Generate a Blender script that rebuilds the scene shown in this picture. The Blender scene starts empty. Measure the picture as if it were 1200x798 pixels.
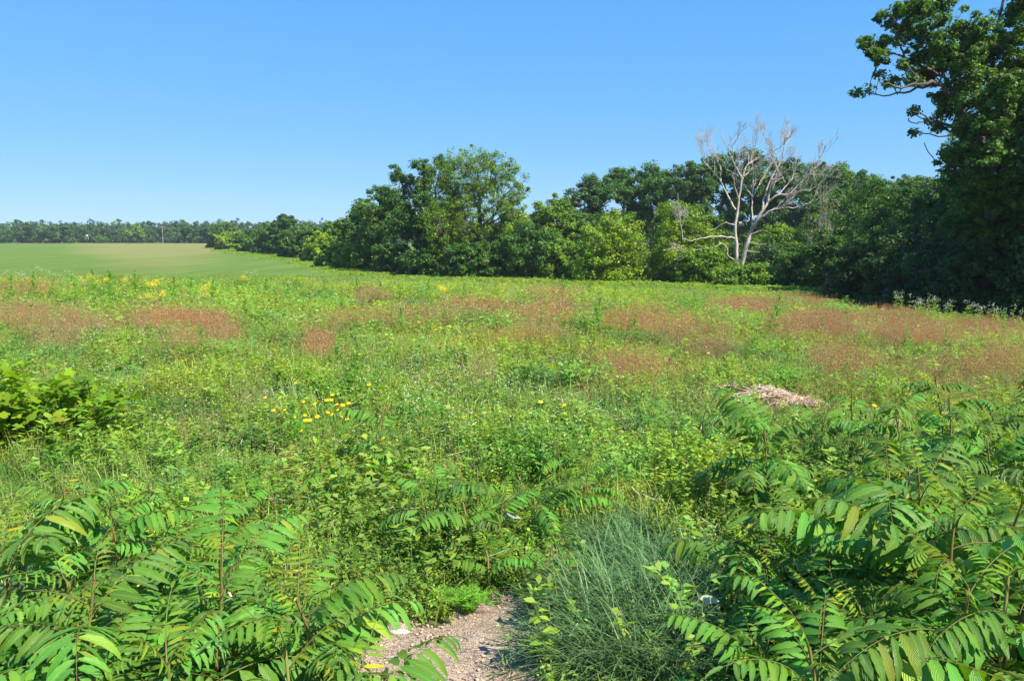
import bpy, math, random
import numpy as np
from mathutils import Vector, Matrix

random.seed(7)
rng = np.random.default_rng(7)
SC = bpy.context.scene
COL = SC.collection
R = math.radians

# ------------------------------------------------------------------ camera, sky, sun, exposure
H = 1.75
PITCH = 7.57
F = 1200 * 28.0 / 36.0
cd = bpy.data.cameras.new("camera"); cam = bpy.data.objects.new("camera", cd); COL.objects.link(cam)
cd.lens = 28.0; cd.sensor_width = 36.0; cd.clip_start = 0.05; cd.clip_end = 4000
cam.location = (0, 0, H); cam.rotation_euler = (R(90 - PITCH), 0, 0)
SC.camera = cam

SUN_EL, SUN_AZ = 50.0, 128.0          # azimuth clockwise from the view direction (+Y)
W = bpy.data.worlds.new("World"); SC.world = W; W.use_nodes = True
nt = W.node_tree; nt.nodes.clear()
sky = nt.nodes.new("ShaderNodeTexSky"); sky.sky_type = 'NISHITA'; sky.sun_disc = False
sky.sun_elevation = R(SUN_EL); sky.sun_rotation = R(SUN_AZ)
sky.air_density = 1.0; sky.dust_density = 0.0; sky.ozone_density = 1.0; sky.altitude = 5000
bg = nt.nodes.new("ShaderNodeBackground"); bg.inputs[1].default_value = 0.12
out = nt.nodes.new("ShaderNodeOutputWorld")
ssep = nt.nodes.new("ShaderNodeSeparateColor"); scmb = nt.nodes.new("ShaderNodeCombineColor"); nt.links.new(sky.outputs[0], ssep.inputs[0])
for i_, (g_, k_) in enumerate(((.69, .515), (.36, 1.50), (.05, 3.85))):   # the camera's rendering of this blue
    pw = nt.nodes.new("ShaderNodeMath"); pw.operation = 'POWER'; pw.inputs[1].default_value = g_; nt.links.new(ssep.outputs[i_], pw.inputs[0])
    ml = nt.nodes.new("ShaderNodeMath"); ml.operation = 'MULTIPLY'; ml.inputs[1].default_value = k_; nt.links.new(pw.outputs[0], ml.inputs[0]); nt.links.new(ml.outputs[0], scmb.inputs[i_])
nt.links.new(scmb.outputs[0], bg.inputs[0]); nt.links.new(bg.outputs[0], out.inputs[0])

sl = bpy.data.lights.new("sun", 'SUN'); sl.energy = 5.0; sl.angle = R(0.5); sl.color = (1.0, 0.94, 0.83)
so = bpy.data.objects.new("sun", sl); COL.objects.link(so)
az, el = R(SUN_AZ), R(SUN_EL)
sdir = Vector((math.sin(az) * math.cos(el), math.cos(az) * math.cos(el), math.sin(el)))
so.rotation_euler = sdir.to_track_quat('Z', 'Y').to_euler(); so.location = (30, -10, 40)
SC.view_settings.view_transform = 'Standard'; SC.view_settings.look = 'None'
SC.view_settings.exposure = 1.0; SC.view_settings.gamma = 1.0; SC.view_settings.use_curve_mapping = False
SC.render.engine = 'CYCLES'
SC.cycles.max_bounces = 8; SC.cycles.diffuse_bounces = 3; SC.cycles.transmission_bounces = 4
SC.cycles.volume_bounces = 0; SC.cycles.transparent_max_bounces = 8

# ------------------------------------------------------------------ terrain shape
def sstep(a, b, x):
    t = np.clip((x - a) / (b - a), 0, 1); return t * t * (3 - 2 * t)

def zg(x, y):
    x = np.asarray(x, float); y = np.asarray(y, float)
    d = np.maximum(y, 0.1)
    u = x / np.maximum(d, 8)
    edge = -0.10 - 0.22 * sstep(-.5, 0, u) - 0.35 * sstep(-.05, .30, u) - 1.15 * sstep(.22, .68, u)
    near = edge * sstep(8, 30, y)
    low = -2.6 - 0.0 * y
    k = sstep(28, 44, y)
    z = near * (1 - k) + low * k
    w = 1 - sstep(20, 60, y)
    z = z + w * (0.035 * np.sin(x * 1.3 + 1) * np.cos(y * .9) + 0.05 * np.sin(x * .41 + y * .33)) * sstep(2.5, 7, y)
    z = z + 0.5 * sstep(60, 140, y) * np.sin(x * .011) * (1 - sstep(150, 260, y))*0.4
    return z

cp, sp_ = math.cos(R(PITCH)), math.sin(R(PITCH))
def ray(px, py):
    a = (px - 600) / F; b = -(py - 399) / F
    return np.array([a, cp + b * sp_, -sp_ + b * cp])
def at(px, py, Y):                     # the point at depth Y seen at a pixel of the photograph
    r = ray(px, py); t = Y / r[1]
    return np.array([0, 0, H]) + r * t
TS = np.geomspace(.5, 900, 1500)
def hit(px, py):                       # where that line of sight meets the ground
    r = ray(px, py); P = r[None] * TS[:, None]
    below = np.nonzero(H + P[:, 2] <= zg(P[:, 0], P[:, 1]))[0]
    p = P[below[0] if len(below) else -1]
    return np.array([p[0], p[1], float(zg(p[0], p[1]))])
def project(x, y, z):
    z = z - H
    dep = y * cp - z * sp_; up = y * sp_ + z * cp
    dep = np.maximum(dep, .01)
    return 600 + F * x / dep, 399 - F * up / dep

def on_path(x, y):                     # bare gravelly soil in front of the camera
    x = np.asarray(x); y = np.asarray(y)
    wob = .10 * np.sin(x * 9 + 1.7) + .06 * np.sin(x * 23) + .07 * np.sin(y * 11 + x * 5)
    hw = .40 * np.clip((3.68 - y + wob * 1.3) / .5, 0, 1) ** .5 + .04 * np.sin(y * 7) + .05 * np.sin(y * 17 + 1)
    return (np.abs(x + .26 + .05 * np.sin(y * 5)) < hw) & (y < 3.66 + wob)

# ------------------------------------------------------------------ mesh helpers
def mesh_from(name, V, Q, mats, tint=None, luv=None, midx=None, smooth=False):
    V = np.asarray(V, np.float32).reshape(-1, 3); Q = np.asarray(Q, np.int32).reshape(-1, 4)
    me = bpy.data.meshes.new(name)
    me.vertices.add(len(V)); me.vertices.foreach_set("co", V.ravel())
    me.loops.add(Q.size); me.loops.foreach_set("vertex_index", Q.ravel())
    me.polygons.add(len(Q)); me.polygons.foreach_set("loop_start", np.arange(0, Q.size, 4, dtype=np.int32))
    if midx is not None: me.polygons.foreach_set("material_index", np.asarray(midx, np.int32))
    if smooth: me.polygons.foreach_set("use_smooth", np.ones(len(Q), bool))
    for m in (mats if isinstance(mats, (list, tuple)) else [mats]): me.materials.append(m)
    me.update(calc_edges=True)
    for nm, arr in (("tint", tint), ("luv", luv)):
        if arr is not None:
            at_ = me.attributes.new(nm, 'FLOAT_COLOR', 'POINT')
            a = np.ones((len(V), 4), np.float32); a[:, :3] = arr
            at_.data.foreach_set("color", a.ravel())
    return me

def link(name, data, parent=None, loc=None, kind=None, label=None, cat=None, group=None):
    o = bpy.data.objects.new(name, data); COL.objects.link(o)
    if parent: o.parent = parent
    if loc is not None: o.location = [float(v) for v in loc]
    if kind: o["kind"] = kind
    if label: o["label"] = label
    if cat: o["category"] = cat
    if group: o["group"] = group
    return o

class Acc:                             # gathers quads for one mesh
    def __init__(s): s.V = []; s.Q = []; s.T = []; s.L = []; s.M = []; s.n = 0
    def add(s, V, Q, tint=(1, 1, 1), m=0, luv=None):
        V = np.asarray(V, float).reshape(-1, 3); Q = np.asarray(Q, int).reshape(-1, 4)
        s.V.append(V); s.Q.append(Q + s.n); s.n += len(V)
        s.T.append(np.broadcast_to(np.asarray(tint, float), (len(V), 3)))
        s.L.append(np.zeros((len(V), 3)) if luv is None else luv)
        s.M.append(np.full(len(Q), m))
    def arrays(s): return (np.concatenate(s.V), np.concatenate(s.Q), np.concatenate(s.T), np.concatenate(s.L), np.concatenate(s.M))
    def mesh(s, name, mats, smooth=False):
        V, Q, T, L, M = s.arrays()
        return mesh_from(name, V, Q, mats, T, L, M, smooth)

def tube(acc, P, rad, sides=6, tint=(1, 1, 1), m=0):
    P = np.asarray(P, float); n = len(P); rad = np.broadcast_to(rad, (n,))
    D = np.gradient(P, axis=0); D /= np.linalg.norm(D, axis=1)[:, None] + 1e-9
    ref = np.array([0, 0, 1.]) if abs(D[:, 2].mean()) < .8 else np.array([1., 0, 0])
    A = np.cross(D, ref); A /= np.linalg.norm(A, axis=1)[:, None] + 1e-9
    B = np.cross(D, A)
    th = np.arange(sides) * 2 * np.pi / sides
    V = P[:, None] + rad[:, None, None] * (A[:, None] * np.cos(th)[None, :, None] + B[:, None] * np.sin(th)[None, :, None])
    i = np.arange(n - 1)[:, None] * sides; j = np.arange(sides)[None]; j2 = (j + 1) % sides
    Q = np.stack([i + j, i + j2, i + sides + j2, i + sides + j], -1)
    acc.add(V.reshape(-1, 3), Q.reshape(-1, 4), tint, m)

def curve(a, b, bend, n=6, jit=0.0, r=None):
    a = np.asarray(a, float); b = np.asarray(b, float); t = np.linspace(0, 1, n)[:, None]
    P = a + (b - a) * t + np.asarray(bend) * (4 * t * (1 - t))
    if jit: P[1:-1] += (r or rng).normal(0, jit, (n - 2, 3))
    return P

def copies(temps, pos, yaw, tilt, scale, tint, ztwist=None):
    """stamp templates (V,Q,T) at many places into one set of arrays"""
    VV, QQ, TT, off = [], [], [], 0
    k = rng.integers(0, len(temps), len(pos))
    tdir = rng.uniform(0, 2 * np.pi, len(pos))
    for i, (V, Q, T) in enumerate(temps):
        s = np.where(k == i)[0]
        if not len(s): continue
        c, sn = np.cos(yaw[s]), np.sin(yaw[s])
        v = V[None] * scale[s][:, None, None]
        x = v[..., 0] * c[:, None] - v[..., 1] * sn[:, None]
        y = v[..., 0] * sn[:, None] + v[..., 1] * c[:, None]
        z = v[..., 2]
        tx = np.tan(tilt[s]) * np.cos(tdir[s]); ty = np.tan(tilt[s]) * np.sin(tdir[s])
        x = x + z * tx[:, None]; y = y + z * ty[:, None]
        P = np.stack([x, y, z], -1) + pos[s][:, None]
        n = len(V)
        VV.append(P.reshape(-1, 3))
        QQ.append((Q[None] + (np.arange(len(s)) * n)[:, None, None] + off).reshape(-1, 4))
        TT.append((T[None] * tint[s][:, None]).reshape(-1, 3))
        off += n * len(s)
    return np.concatenate(VV), np.concatenate(QQ), np.concatenate(TT)

# ------------------------------------------------------------------ materials
def new_mat(name):
    m = bpy.data.materials.new(name); m.use_nodes = True; m.node_tree.nodes.clear()
    return m, m.node_tree.nodes, m.node_tree.links

def leaf_mat(name, col, trans=.35, rough=.55, spec=.3, veins=False, var=.12, objvar=0.0):
    m, N, L = new_mat(name)
    o = N.new("ShaderNodeOutputMaterial"); mix = N.new("ShaderNodeMixShader")
    p = N.new("ShaderNodeBsdfPrincipled"); t = N.new("ShaderNodeBsdfTranslucent")
    a = N.new("ShaderNodeAttribute"); a.attribute_name = "tint"
    mul = N.new("ShaderNodeMix"); mul.data_type = 'RGBA'; mul.blend_type = 'MULTIPLY'; mul.inputs[0].default_value = 1
    mul.inputs[6].default_value = (*col, 1); L.new(a.outputs["Color"], mul.inputs[7])
    src = mul.outputs[2]
    hsv = N.new("ShaderNodeHueSaturation"); L.new(src, hsv.inputs["Color"])
    if objvar:
        oi = N.new("ShaderNodeObjectInfo")
        mr = N.new("ShaderNodeMapRange"); L.new(oi.outputs["Random"], mr.inputs[0])
        mr.inputs[3].default_value = 1 - objvar; mr.inputs[4].default_value = 1 + objvar
        L.new(mr.outputs[0], hsv.inputs["Value"])
        mr2 = N.new("ShaderNodeMapRange"); L.new(oi.outputs["Random"], mr2.inputs[0])
        mr2.inputs[3].default_value = .482; mr2.inputs[4].default_value = .508
        L.new(mr2.outputs[0], hsv.inputs["Hue"])
    src = hsv.outputs[0]
    if veins:
        la = N.new("ShaderNodeAttribute"); la.attribute_name = "luv"
        sx = N.new("ShaderNodeSeparateColor"); L.new(la.outputs["Color"], sx.inputs[0])
        m1 = N.new("ShaderNodeMath"); m1.operation = 'MULTIPLY'; m1.inputs[1].default_value = 0.28; L.new(sx.outputs[1], m1.inputs[0])
        m2 = N.new("ShaderNodeMath"); m2.operation = 'SUBTRACT'; L.new(sx.outputs[0], m2.inputs[0]); L.new(m1.outputs[0], m2.inputs[1])
        m3 = N.new("ShaderNodeMath"); m3.operation = 'MULTIPLY'; m3.inputs[1].default_value = 2 * math.pi * 11; L.new(m2.outputs[0], m3.inputs[0])
        m4 = N.new("ShaderNodeMath"); m4.operation = 'SINE'; L.new(m3.outputs[0], m4.inputs[0])
        mr3 = N.new("ShaderNodeMapRange"); L.new(sx.outputs[1], mr3.inputs[0]); mr3.inputs[1].default_value = 0; mr3.inputs[2].default_value = .16
        mr3.inputs[3].default_value = 0.55; mr3.inputs[4].default_value = 0.0
        mc = N.new("ShaderNodeMix"); mc.data_type = 'RGBA'; L.new(mr3.outputs[0], mc.inputs[0]); L.new(src, mc.inputs[6])
        mc.inputs[7].default_value = (.24, .34, .08, 1); src = mc.outputs[2]
        bp = N.new("ShaderNodeBump"); bp.inputs["Strength"].default_value = .5; bp.inputs["Distance"].default_value = .0025
        L.new(m4.outputs[0], bp.inputs["Height"]); L.new(bp.outputs[0], p.inputs["Normal"])
    L.new(src, p.inputs["Base Color"])
    h2 = N.new("ShaderNodeHueSaturation"); h2.inputs["Hue"].default_value = .485; h2.inputs["Value"].default_value = 1.5
    h2.inputs["Saturation"].default_value = 1.1
    L.new(src, h2.inputs["Color"]); L.new(h2.outputs[0], t.inputs[0])
    p.inputs["Roughness"].default_value = rough; p.inputs["Specular IOR Level"].default_value = spec
    mix.inputs[0].default_value = trans; L.new(p.outputs[0], mix.inputs[1]); L.new(t.outputs[0], mix.inputs[2])
    L.new(mix.outputs[0], o.inputs[0])
    return m

def solid_mat(name, col, rough=.8, noise=None, scale=8, bump=0, spec=.2, coords='Object', stretch=(1, 1, 1)):
    m, N, L = new_mat(name)
    o = N.new("ShaderNodeOutputMaterial"); p = N.new("ShaderNodeBsdfPrincipled"); L.new(p.outputs[0], o.inputs[0])
    p.inputs["Roughness"].default_value = rough; p.inputs["Specular IOR Level"].default_value = spec
    a = N.new("ShaderNodeAttribute"); a.attribute_name = "tint"
    tc = N.new("ShaderNodeTexCoord"); mp = N.new("ShaderNodeMapping"); mp.inputs["Scale"].default_value = stretch
    L.new(tc.outputs[coords], mp.inputs[0])
    nz = N.new("ShaderNodeTexNoise"); nz.inputs["Scale"].default_value = scale; nz.inputs["Detail"].default_value = 6
    L.new(mp.outputs[0], nz.inputs["Vector"])
    mx = N.new("ShaderNodeMix"); mx.data_type = 'RGBA'
    mr = N.new("ShaderNodeMapRange"); mr.inputs[1].default_value = .35; mr.inputs[2].default_value = .65; L.new(nz.outputs[0], mr.inputs[0])
    L.new(mr.outputs[0], mx.inputs[0]); mx.inputs[6].default_value = (*col, 1); mx.inputs[7].default_value = (*(noise or col), 1)
    mul = N.new("ShaderNodeMix"); mul.data_type = 'RGBA'; mul.blend_type = 'MULTIPLY'; mul.inputs[0].default_value = 1
    L.new(mx.outputs[2], mul.inputs[6]); L.new(a.outputs["Color"], mul.inputs[7]); L.new(mul.outputs[2], p.inputs["Base Color"])
    if bump:
        bp = N.new("ShaderNodeBump"); bp.inputs["Distance"].default_value = bump; L.new(nz.outputs[0], bp.inputs["Height"]); L.new(bp.outputs[0], p.inputs["Normal"])
    return m

M_grass = leaf_mat("grass_blades", (.26, .385, .085), .35, .5, .25)
M_forb = leaf_mat("forb_leaves", (.23, .385, .060), .38, .55, .3)
M_sorrel = leaf_mat("red_seed_heads", (.46, .215, .11), .3, .8, .1)
M_flower = leaf_mat("flower_petals", (1, 1, 1), .3, .6, .1)
M_blue = leaf_mat("blue_green_blades", (.115, .225, .075), .2, .5, .25, objvar=.1)
M_sumac = leaf_mat("pinnate_leaf", (.105, .275, .028), .28, .42, .4, veins=True, objvar=.28)
M_vine = leaf_mat("vine_leaf", (.18, .31, .02), .4, .65, .1)
M_crown = leaf_mat("tree_leaves", (.105, .180, .033), .3, .55, .3)
M_crop = leaf_mat("crop_leaves", (.15, .27, .06), .3, .6, .2)
M_bark = solid_mat("bark", (.07, .053, .04), .9, (.14, .11, .085), 6, .03, stretch=(1, 1, .25))
M_dead = solid_mat("dead_wood", (.38, .29, .22), .8, (.60, .52, .45), 3, .02, stretch=(1, 1, .4))
M_stem = solid_mat("green_stem", (.19, .23, .045), .5, (.22, .12, .05), 14)
M_rachis = solid_mat("red_leafstalk", (.17, .08, .035), .5, (.12, .19, .035), 30)
M_dry = solid_mat("dry_stalks", (.52, .41, .31), .85, (.72, .62, .50), 20)
M_stone = solid_mat("stone", (.44, .34, .26), .9, (.30, .25, .21), 60)

# ------------------------------------------------------------------ ground, field, path
def axis(lo, hi, fine_lo, fine_hi, step, grow=1.18):
    a = list(np.arange(fine_lo, fine_hi + 1e-6, step)); s = step
    while a[-1] < hi: s *= grow; a.append(min(a[-1] + s, hi))
    s = step; b = []; c = fine_lo
    while c > lo: s *= grow; c = max(c - s, lo); b.append(c)
    return np.array(b[::-1] + a)
def sheet(xs, ys, dz=0.0):
    X, Y = np.meshgrid(xs, ys); Z = zg(X, Y) + dz
    V = np.stack([X, Y, Z], -1).reshape(-1, 3); nx = len(xs)
    i = np.arange(len(ys) - 1)[:, None] * nx + np.arange(nx - 1)[None]
    Q = np.stack([i, i + 1, i + nx + 1, i + nx], -1).reshape(-1, 4)
    return V, Q

def ground_material():
    m, N, L = new_mat("meadow_soil")
    o = N.new("ShaderNodeOutputMaterial"); p = N.new("ShaderNodeBsdfPrincipled"); L.new(p.outputs[0], o.inputs[0])
    p.inputs["Roughness"].default_value = .95; p.inputs["Specular IOR Level"].default_value = 0
    tc = N.new("ShaderNodeTexCoord")
    n1 = N.new("ShaderNodeTexNoise"); n1.inputs["Scale"].default_value = 1.3; n1.inputs["Detail"].default_value = 8; L.new(tc.outputs["Object"], n1.inputs[0])
    n2 = N.new("ShaderNodeTexNoise"); n2.inputs["Scale"].default_value = 22; n2.inputs["Detail"].default_value = 6; L.new(tc.outputs["Object"], n2.inputs[0])
    r1 = N.new("ShaderNodeValToRGB"); L.new(n1.outputs[0], r1.inputs[0])
    r1.color_ramp.elements[0].position = .35; r1.color_ramp.elements[0].color = (.055, .085, .022, 1)
    r1.color_ramp.elements[1].position = .7; r1.color_ramp.elements[1].color = (.10, .12, .035, 1)
    r2 = N.new("ShaderNodeValToRGB"); L.new(n2.outputs[0], r2.inputs[0])
    r2.color_ramp.elements[0].position = .3; r2.color_ramp.elements[0].color = (.05, .05, .03, 1)
    r2.color_ramp.elements[1].position = .75; r2.color_ramp.elements[1].color = (.16, .14, .08, 1)
    mx = N.new("ShaderNodeMix"); mx.data_type = 'RGBA'; mx.inputs[0].default_value = .45
    L.new(r1.outputs[0], mx.inputs[6]); L.new(r2.outputs[0], mx.inputs[7]); L.new(mx.outputs[2], p.inputs["Base Color"])
    bp = N.new("ShaderNodeBump"); bp.inputs["Distance"].default_value = .03; L.new(n2.outputs[0], bp.inputs["Height"]); L.new(bp.outputs[0], p.inputs["Normal"])
    return m
V, Q = sheet(axis(-900, 900, -24, 24, .5), axis(-60, 1100, -4, 60, .5))
link("ground", mesh_from("ground", V, Q, ground_material(), smooth=True), kind="structure")

def field_material():
    m, N, L = new_mat("crop_field")
    o = N.new("ShaderNodeOutputMaterial"); p = N.new("ShaderNodeBsdfPrincipled"); L.new(p.outputs[0], o.inputs[0])
    p.inputs["Roughness"].default_value = .9; p.inputs["Specular IOR Level"].default_value = 0
    tc = N.new("ShaderNodeTexCoord"); sep = N.new("ShaderNodeSeparateXYZ"); L.new(tc.outputs["Object"], sep.inputs[0])
    # thin, dry rows in the middle of the field: an elongated patch with a ragged edge
    def math_(op, a, b=None):
        n = N.new("ShaderNodeMath"); n.operation = op
        for i, v in enumerate((a, b)):
            if v is None: continue
            if isinstance(v, (int, float)): n.inputs[i].default_value = v
            else: L.new(v, n.inputs[i])
        return n.outputs[0]
    xr = math_('DIVIDE', math_('ADD', sep.outputs[0], math_('MULTIPLY', sep.outputs[1], .445)), math_('ADD', math_('MULTIPLY', sep.outputs[1], .115), 0))
    xr2 = math_('MULTIPLY', xr, xr)
    yr = math_('DIVIDE', math_('SUBTRACT', sep.outputs[1], 300), 190)
    yr2 = math_('MULTIPLY', yr, yr)
    mp = N.new("ShaderNodeMapping"); mp.inputs["Scale"].default_value = (.05, .012, 1); L.new(tc.outputs["Object"], mp.inputs[0])
    nz = N.new("ShaderNodeTexNoise"); nz.inputs["Scale"].default_value = 1; nz.inputs["Detail"].default_value = 6; L.new(mp.outputs[0], nz.inputs[0])
    e = math_('ADD', math_('ADD', xr2, yr2), math_('MULTIPLY', math_('SUBTRACT', nz.outputs[0], .5), 1.6))
    mr = N.new("ShaderNodeMapRange"); mr.interpolation_type = 'SMOOTHSTEP'; mr.inputs[1].default_value = .25; mr.inputs[2].default_value = 1.4
    mr.inputs[3].default_value = .95; mr.inputs[4].default_value = 0; L.new(e, mr.inputs[0])
    mp2 = N.new("ShaderNodeMapping"); mp2.inputs["Scale"].default_value = (.55, .03, 1); L.new(tc.outputs["Object"], mp2.inputs[0])
    n2 = N.new("ShaderNodeTexNoise"); n2.inputs["Scale"].default_value = 1; n2.inputs["Detail"].default_value = 8; n2.inputs["Roughness"].default_value = .7; L.new(mp2.outputs[0], n2.inputs[0])
    g = N.new("ShaderNodeValToRGB"); L.new(n2.outputs[0], g.inputs[0])
    g.color_ramp.elements[0].position = .3; g.color_ramp.elements[0].color = (.075, .135, .028, 1)
    g.color_ramp.elements[1].position = .7; g.color_ramp.elements[1].color = (.135, .205, .05, 1)
    t = N.new("ShaderNodeValToRGB"); L.new(n2.outputs[0], t.inputs[0])
    t.color_ramp.elements[0].position = .3; t.color_ramp.elements[0].color = (.16, .165, .055, 1)
    t.color_ramp.elements[1].position = .7; t.color_ramp.elements[1].color = (.225, .225, .085, 1)
    mx = N.new("ShaderNodeMix"); mx.data_type = 'RGBA'; L.new(mr.outputs[0], mx.inputs[0]); L.new(g.outputs[0], mx.inputs[6]); L.new(t.outputs[0], mx.inputs[7])
    L.new(mx.outputs[2], p.inputs["Base Color"])
    bp = N.new("ShaderNodeBump"); bp.inputs["Distance"].default_value = .4; bp.inputs["Strength"].default_value = .5; L.new(n2.outputs[0], bp.inputs["Height"]); L.new(bp.outputs[0], p.inputs["Normal"])
    return m
V, Q = sheet(axis(-420, 60, -60, 40, 3), axis(58, 415, 60, 120, 2), .05)
link("field", mesh_from("field", V, Q, field_material(), smooth=True), kind="structure")

def path_material():
    m, N, L = new_mat("sandy_gravel")
    o = N.new("ShaderNodeOutputMaterial"); p = N.new("ShaderNodeBsdfPrincipled"); L.new(p.outputs[0], o.inputs[0])
    p.inputs["Roughness"].default_value = .95; p.inputs["Specular IOR Level"].default_value = .15
    tc = N.new("ShaderNodeTexCoord")
    n1 = N.new("ShaderNodeTexNoise"); n1.inputs["Scale"].default_value = 5; n1.inputs["Detail"].default_value = 10; n1.inputs["Roughness"].default_value = .7; L.new(tc.outputs["Object"], n1.inputs[0])
    v1 = N.new("ShaderNodeTexVoronoi"); v1.inputs["Scale"].default_value = 120; L.new(tc.outputs["Object"], v1.inputs[0])
    r1 = N.new("ShaderNodeValToRGB"); L.new(n1.outputs[0], r1.inputs[0])
    r1.color_ramp.elements[0].position = .3; r1.color_ramp.elements[0].color = (.29, .21, .145, 1)
    r1.color_ramp.elements[1].position = .7; r1.color_ramp.elements[1].color = (.47, .36, .26, 1)
    hv = N.new("ShaderNodeSeparateColor"); L.new(v1.outputs["Color"], hv.inputs[0])
    mr = N.new("ShaderNodeMapRange"); mr.inputs[3].default_value = .55; mr.inputs[4].default_value = 1.25; L.new(hv.outputs[0], mr.inputs[0])
    hs = N.new("ShaderNodeHueSaturation"); L.new(mr.outputs[0], hs.inputs["Value"]); L.new(r1.outputs[0], hs.inputs["Color"]); L.new(hs.outputs[0], p.inputs["Base Color"])
    bp = N.new("ShaderNodeBump"); bp.inputs["Distance"].default_value = .006; L.new(v1.outputs["Distance"], bp.inputs["Height"]); bp.invert = True
    b2 = N.new("ShaderNodeBump"); b2.inputs["Distance"].default_value = .03; L.new(n1.outputs[0], b2.inputs["Height"]); L.new(bp.outputs[0], b2.inputs["Normal"])
    L.new(b2.outputs[0], p.inputs["Normal"])
    return m
xs = np.arange(-.95, .45, .02); ys = np.arange(-1.5, 4.4, .02)
X, Y = np.meshgrid(xs, ys)
Z = zg(X, Y) + .012 + .006 * np.sin(X * 13) * np.sin(Y * 9)
V = np.stack([X, Y, Z], -1).reshape(-1, 3); nx = len(xs)
i = (np.arange(len(ys) - 1)[:, None] * nx + np.arange(nx - 1)[None])
inside = on_path(X + .01, Y + .01)[:-1, :-1]
Q = np.stack([i, i + 1, i + nx + 1, i + nx], -1)[inside]
link("dirt_path", mesh_from("dirt_path", V, Q, path_material(), smooth=True), kind="structure")

# ------------------------------------------------------------------ automatic telling-apart labels
LANDMARKS = [("pale brush pile", 905, 458), ("dead tree", 868, 310), ("bare dirt patch", 540, 745),
             ("vine bush", 60, 470), ("biggest grass clump", 740, 690), ("big oak", 1150, 330),
             ("tall feathery tree", 560, 325), ("yellow coneflowers", 380, 485), ("tan field stretch", 170, 300),
             ("tallest sumac stalk", 1058, 620), ("rounded yellow-green tree", 800, 320), ("mid-meadow shrub", 685, 430)]
ORD = ["", "second ", "third ", "fourth ", "fifth ", "sixth ", "seventh ", "eighth ", "ninth ", "tenth ", "eleventh ", "twelfth ", "thirteenth ", "fourteenth ", "fifteenth ", "sixteenth ", "seventeenth ", "eighteenth "]
AUTO = {}
def auto(kind, obj, desc, p):
    px, py = project(p[0], p[1], p[2]); AUTO.setdefault(kind, []).append((obj, desc, float(px), float(py)))
def finish_labels():
    for kind, lst in AUTO.items():
        short = kind
        best = {}
        for (ln, lx, ly) in LANDMARKS:
            for side, f in (("left of", lambda a: a[2] < lx), ("right of", lambda a: a[2] >= lx)):
                c = sorted([a for a in lst if f(a)], key=lambda a: (a[2] - lx) ** 2 + (a[3] - ly) ** 2)
                for r_, a in enumerate(c[:18]):
                    w = r_ + ((a[2] - lx) ** 2 + (a[3] - ly) ** 2) ** .5 / 400
                    if id(a[0]) not in best or w < best[id(a[0])][0]:
                        best[id(a[0])] = (w, f"{ORD[r_] or 'nearest '}{short} {side} the {ln}")
        for a in lst:
            if id(a[0]) in best:
                a[0]["label"] = f"{a[1]}, {best[id(a[0])][1]}"
            else:
                q_ = min((b_ for b_ in lst if id(b_[0]) in best), key=lambda b_: abs(b_[2] - a[2]) + abs(b_[3] - a[3]))
                a[0]["label"] = f"{a[1]}, beside the {best[id(q_[0])][1]}"

# ------------------------------------------------------------------ trees
def leaves_on(centres, radii, per, leaf, tints, flat=.75, up=.5, rg=rng, aspect=.6):
    n = len(centres); k = np.repeat(np.arange(n), per)
    d = rg.normal(0, 1, (len(k), 3)); d /= np.linalg.norm(d, axis=1)[:, None]
    rr = rg.random(len(k)) ** .45
    off = d * (rr * radii[k])[:, None]; off[:, 2] *= flat
    P = centres[k] + off
    nrm = d * .7 + np.array([0, 0, up]) + rg.normal(0, .5, (len(k), 3)); nrm /= np.linalg.norm(nrm, axis=1)[:, None]
    a = np.cross(nrm, rg.normal(0, 1, (len(k), 3))); a /= np.linalg.norm(a, axis=1)[:, None] + 1e-9
    b = np.cross(nrm, a)
    s = leaf * rg.uniform(.6, 1.35, len(k))[:, None]
    V = np.stack([P - a * s * .5, P + b * s * aspect * .5 + nrm * s * .08, P + a * s * .5, P - b * s * aspect * .5 + nrm * s * .08], 1).reshape(-1, 3)
    Q = np.arange(len(V)).reshape(-1, 4)
    T = tints[k] * rg.uniform(.8, 1.2, (len(k), 1)) * (1 + rg.normal(0, .05, (len(k), 3)))
    return V, Q, np.repeat(T, 4, 0)

def crown_clusters(lobes, n, rg, shell=.5):
    lobes = np.asarray(lobes, float)
    w = lobes[:, 3] * lobes[:, 4]; w = w / w.sum()
    k = rg.choice(len(lobes), n, p=w)
    d = rg.normal(0, 1, (n, 3)); d /= np.linalg.norm(d, axis=1)[:, None]
    r = shell + (1 - shell) * rg.random(n) ** .6
    return lobes[k, :3] + d * r[:, None] * lobes[k, 3:6], k

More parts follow.
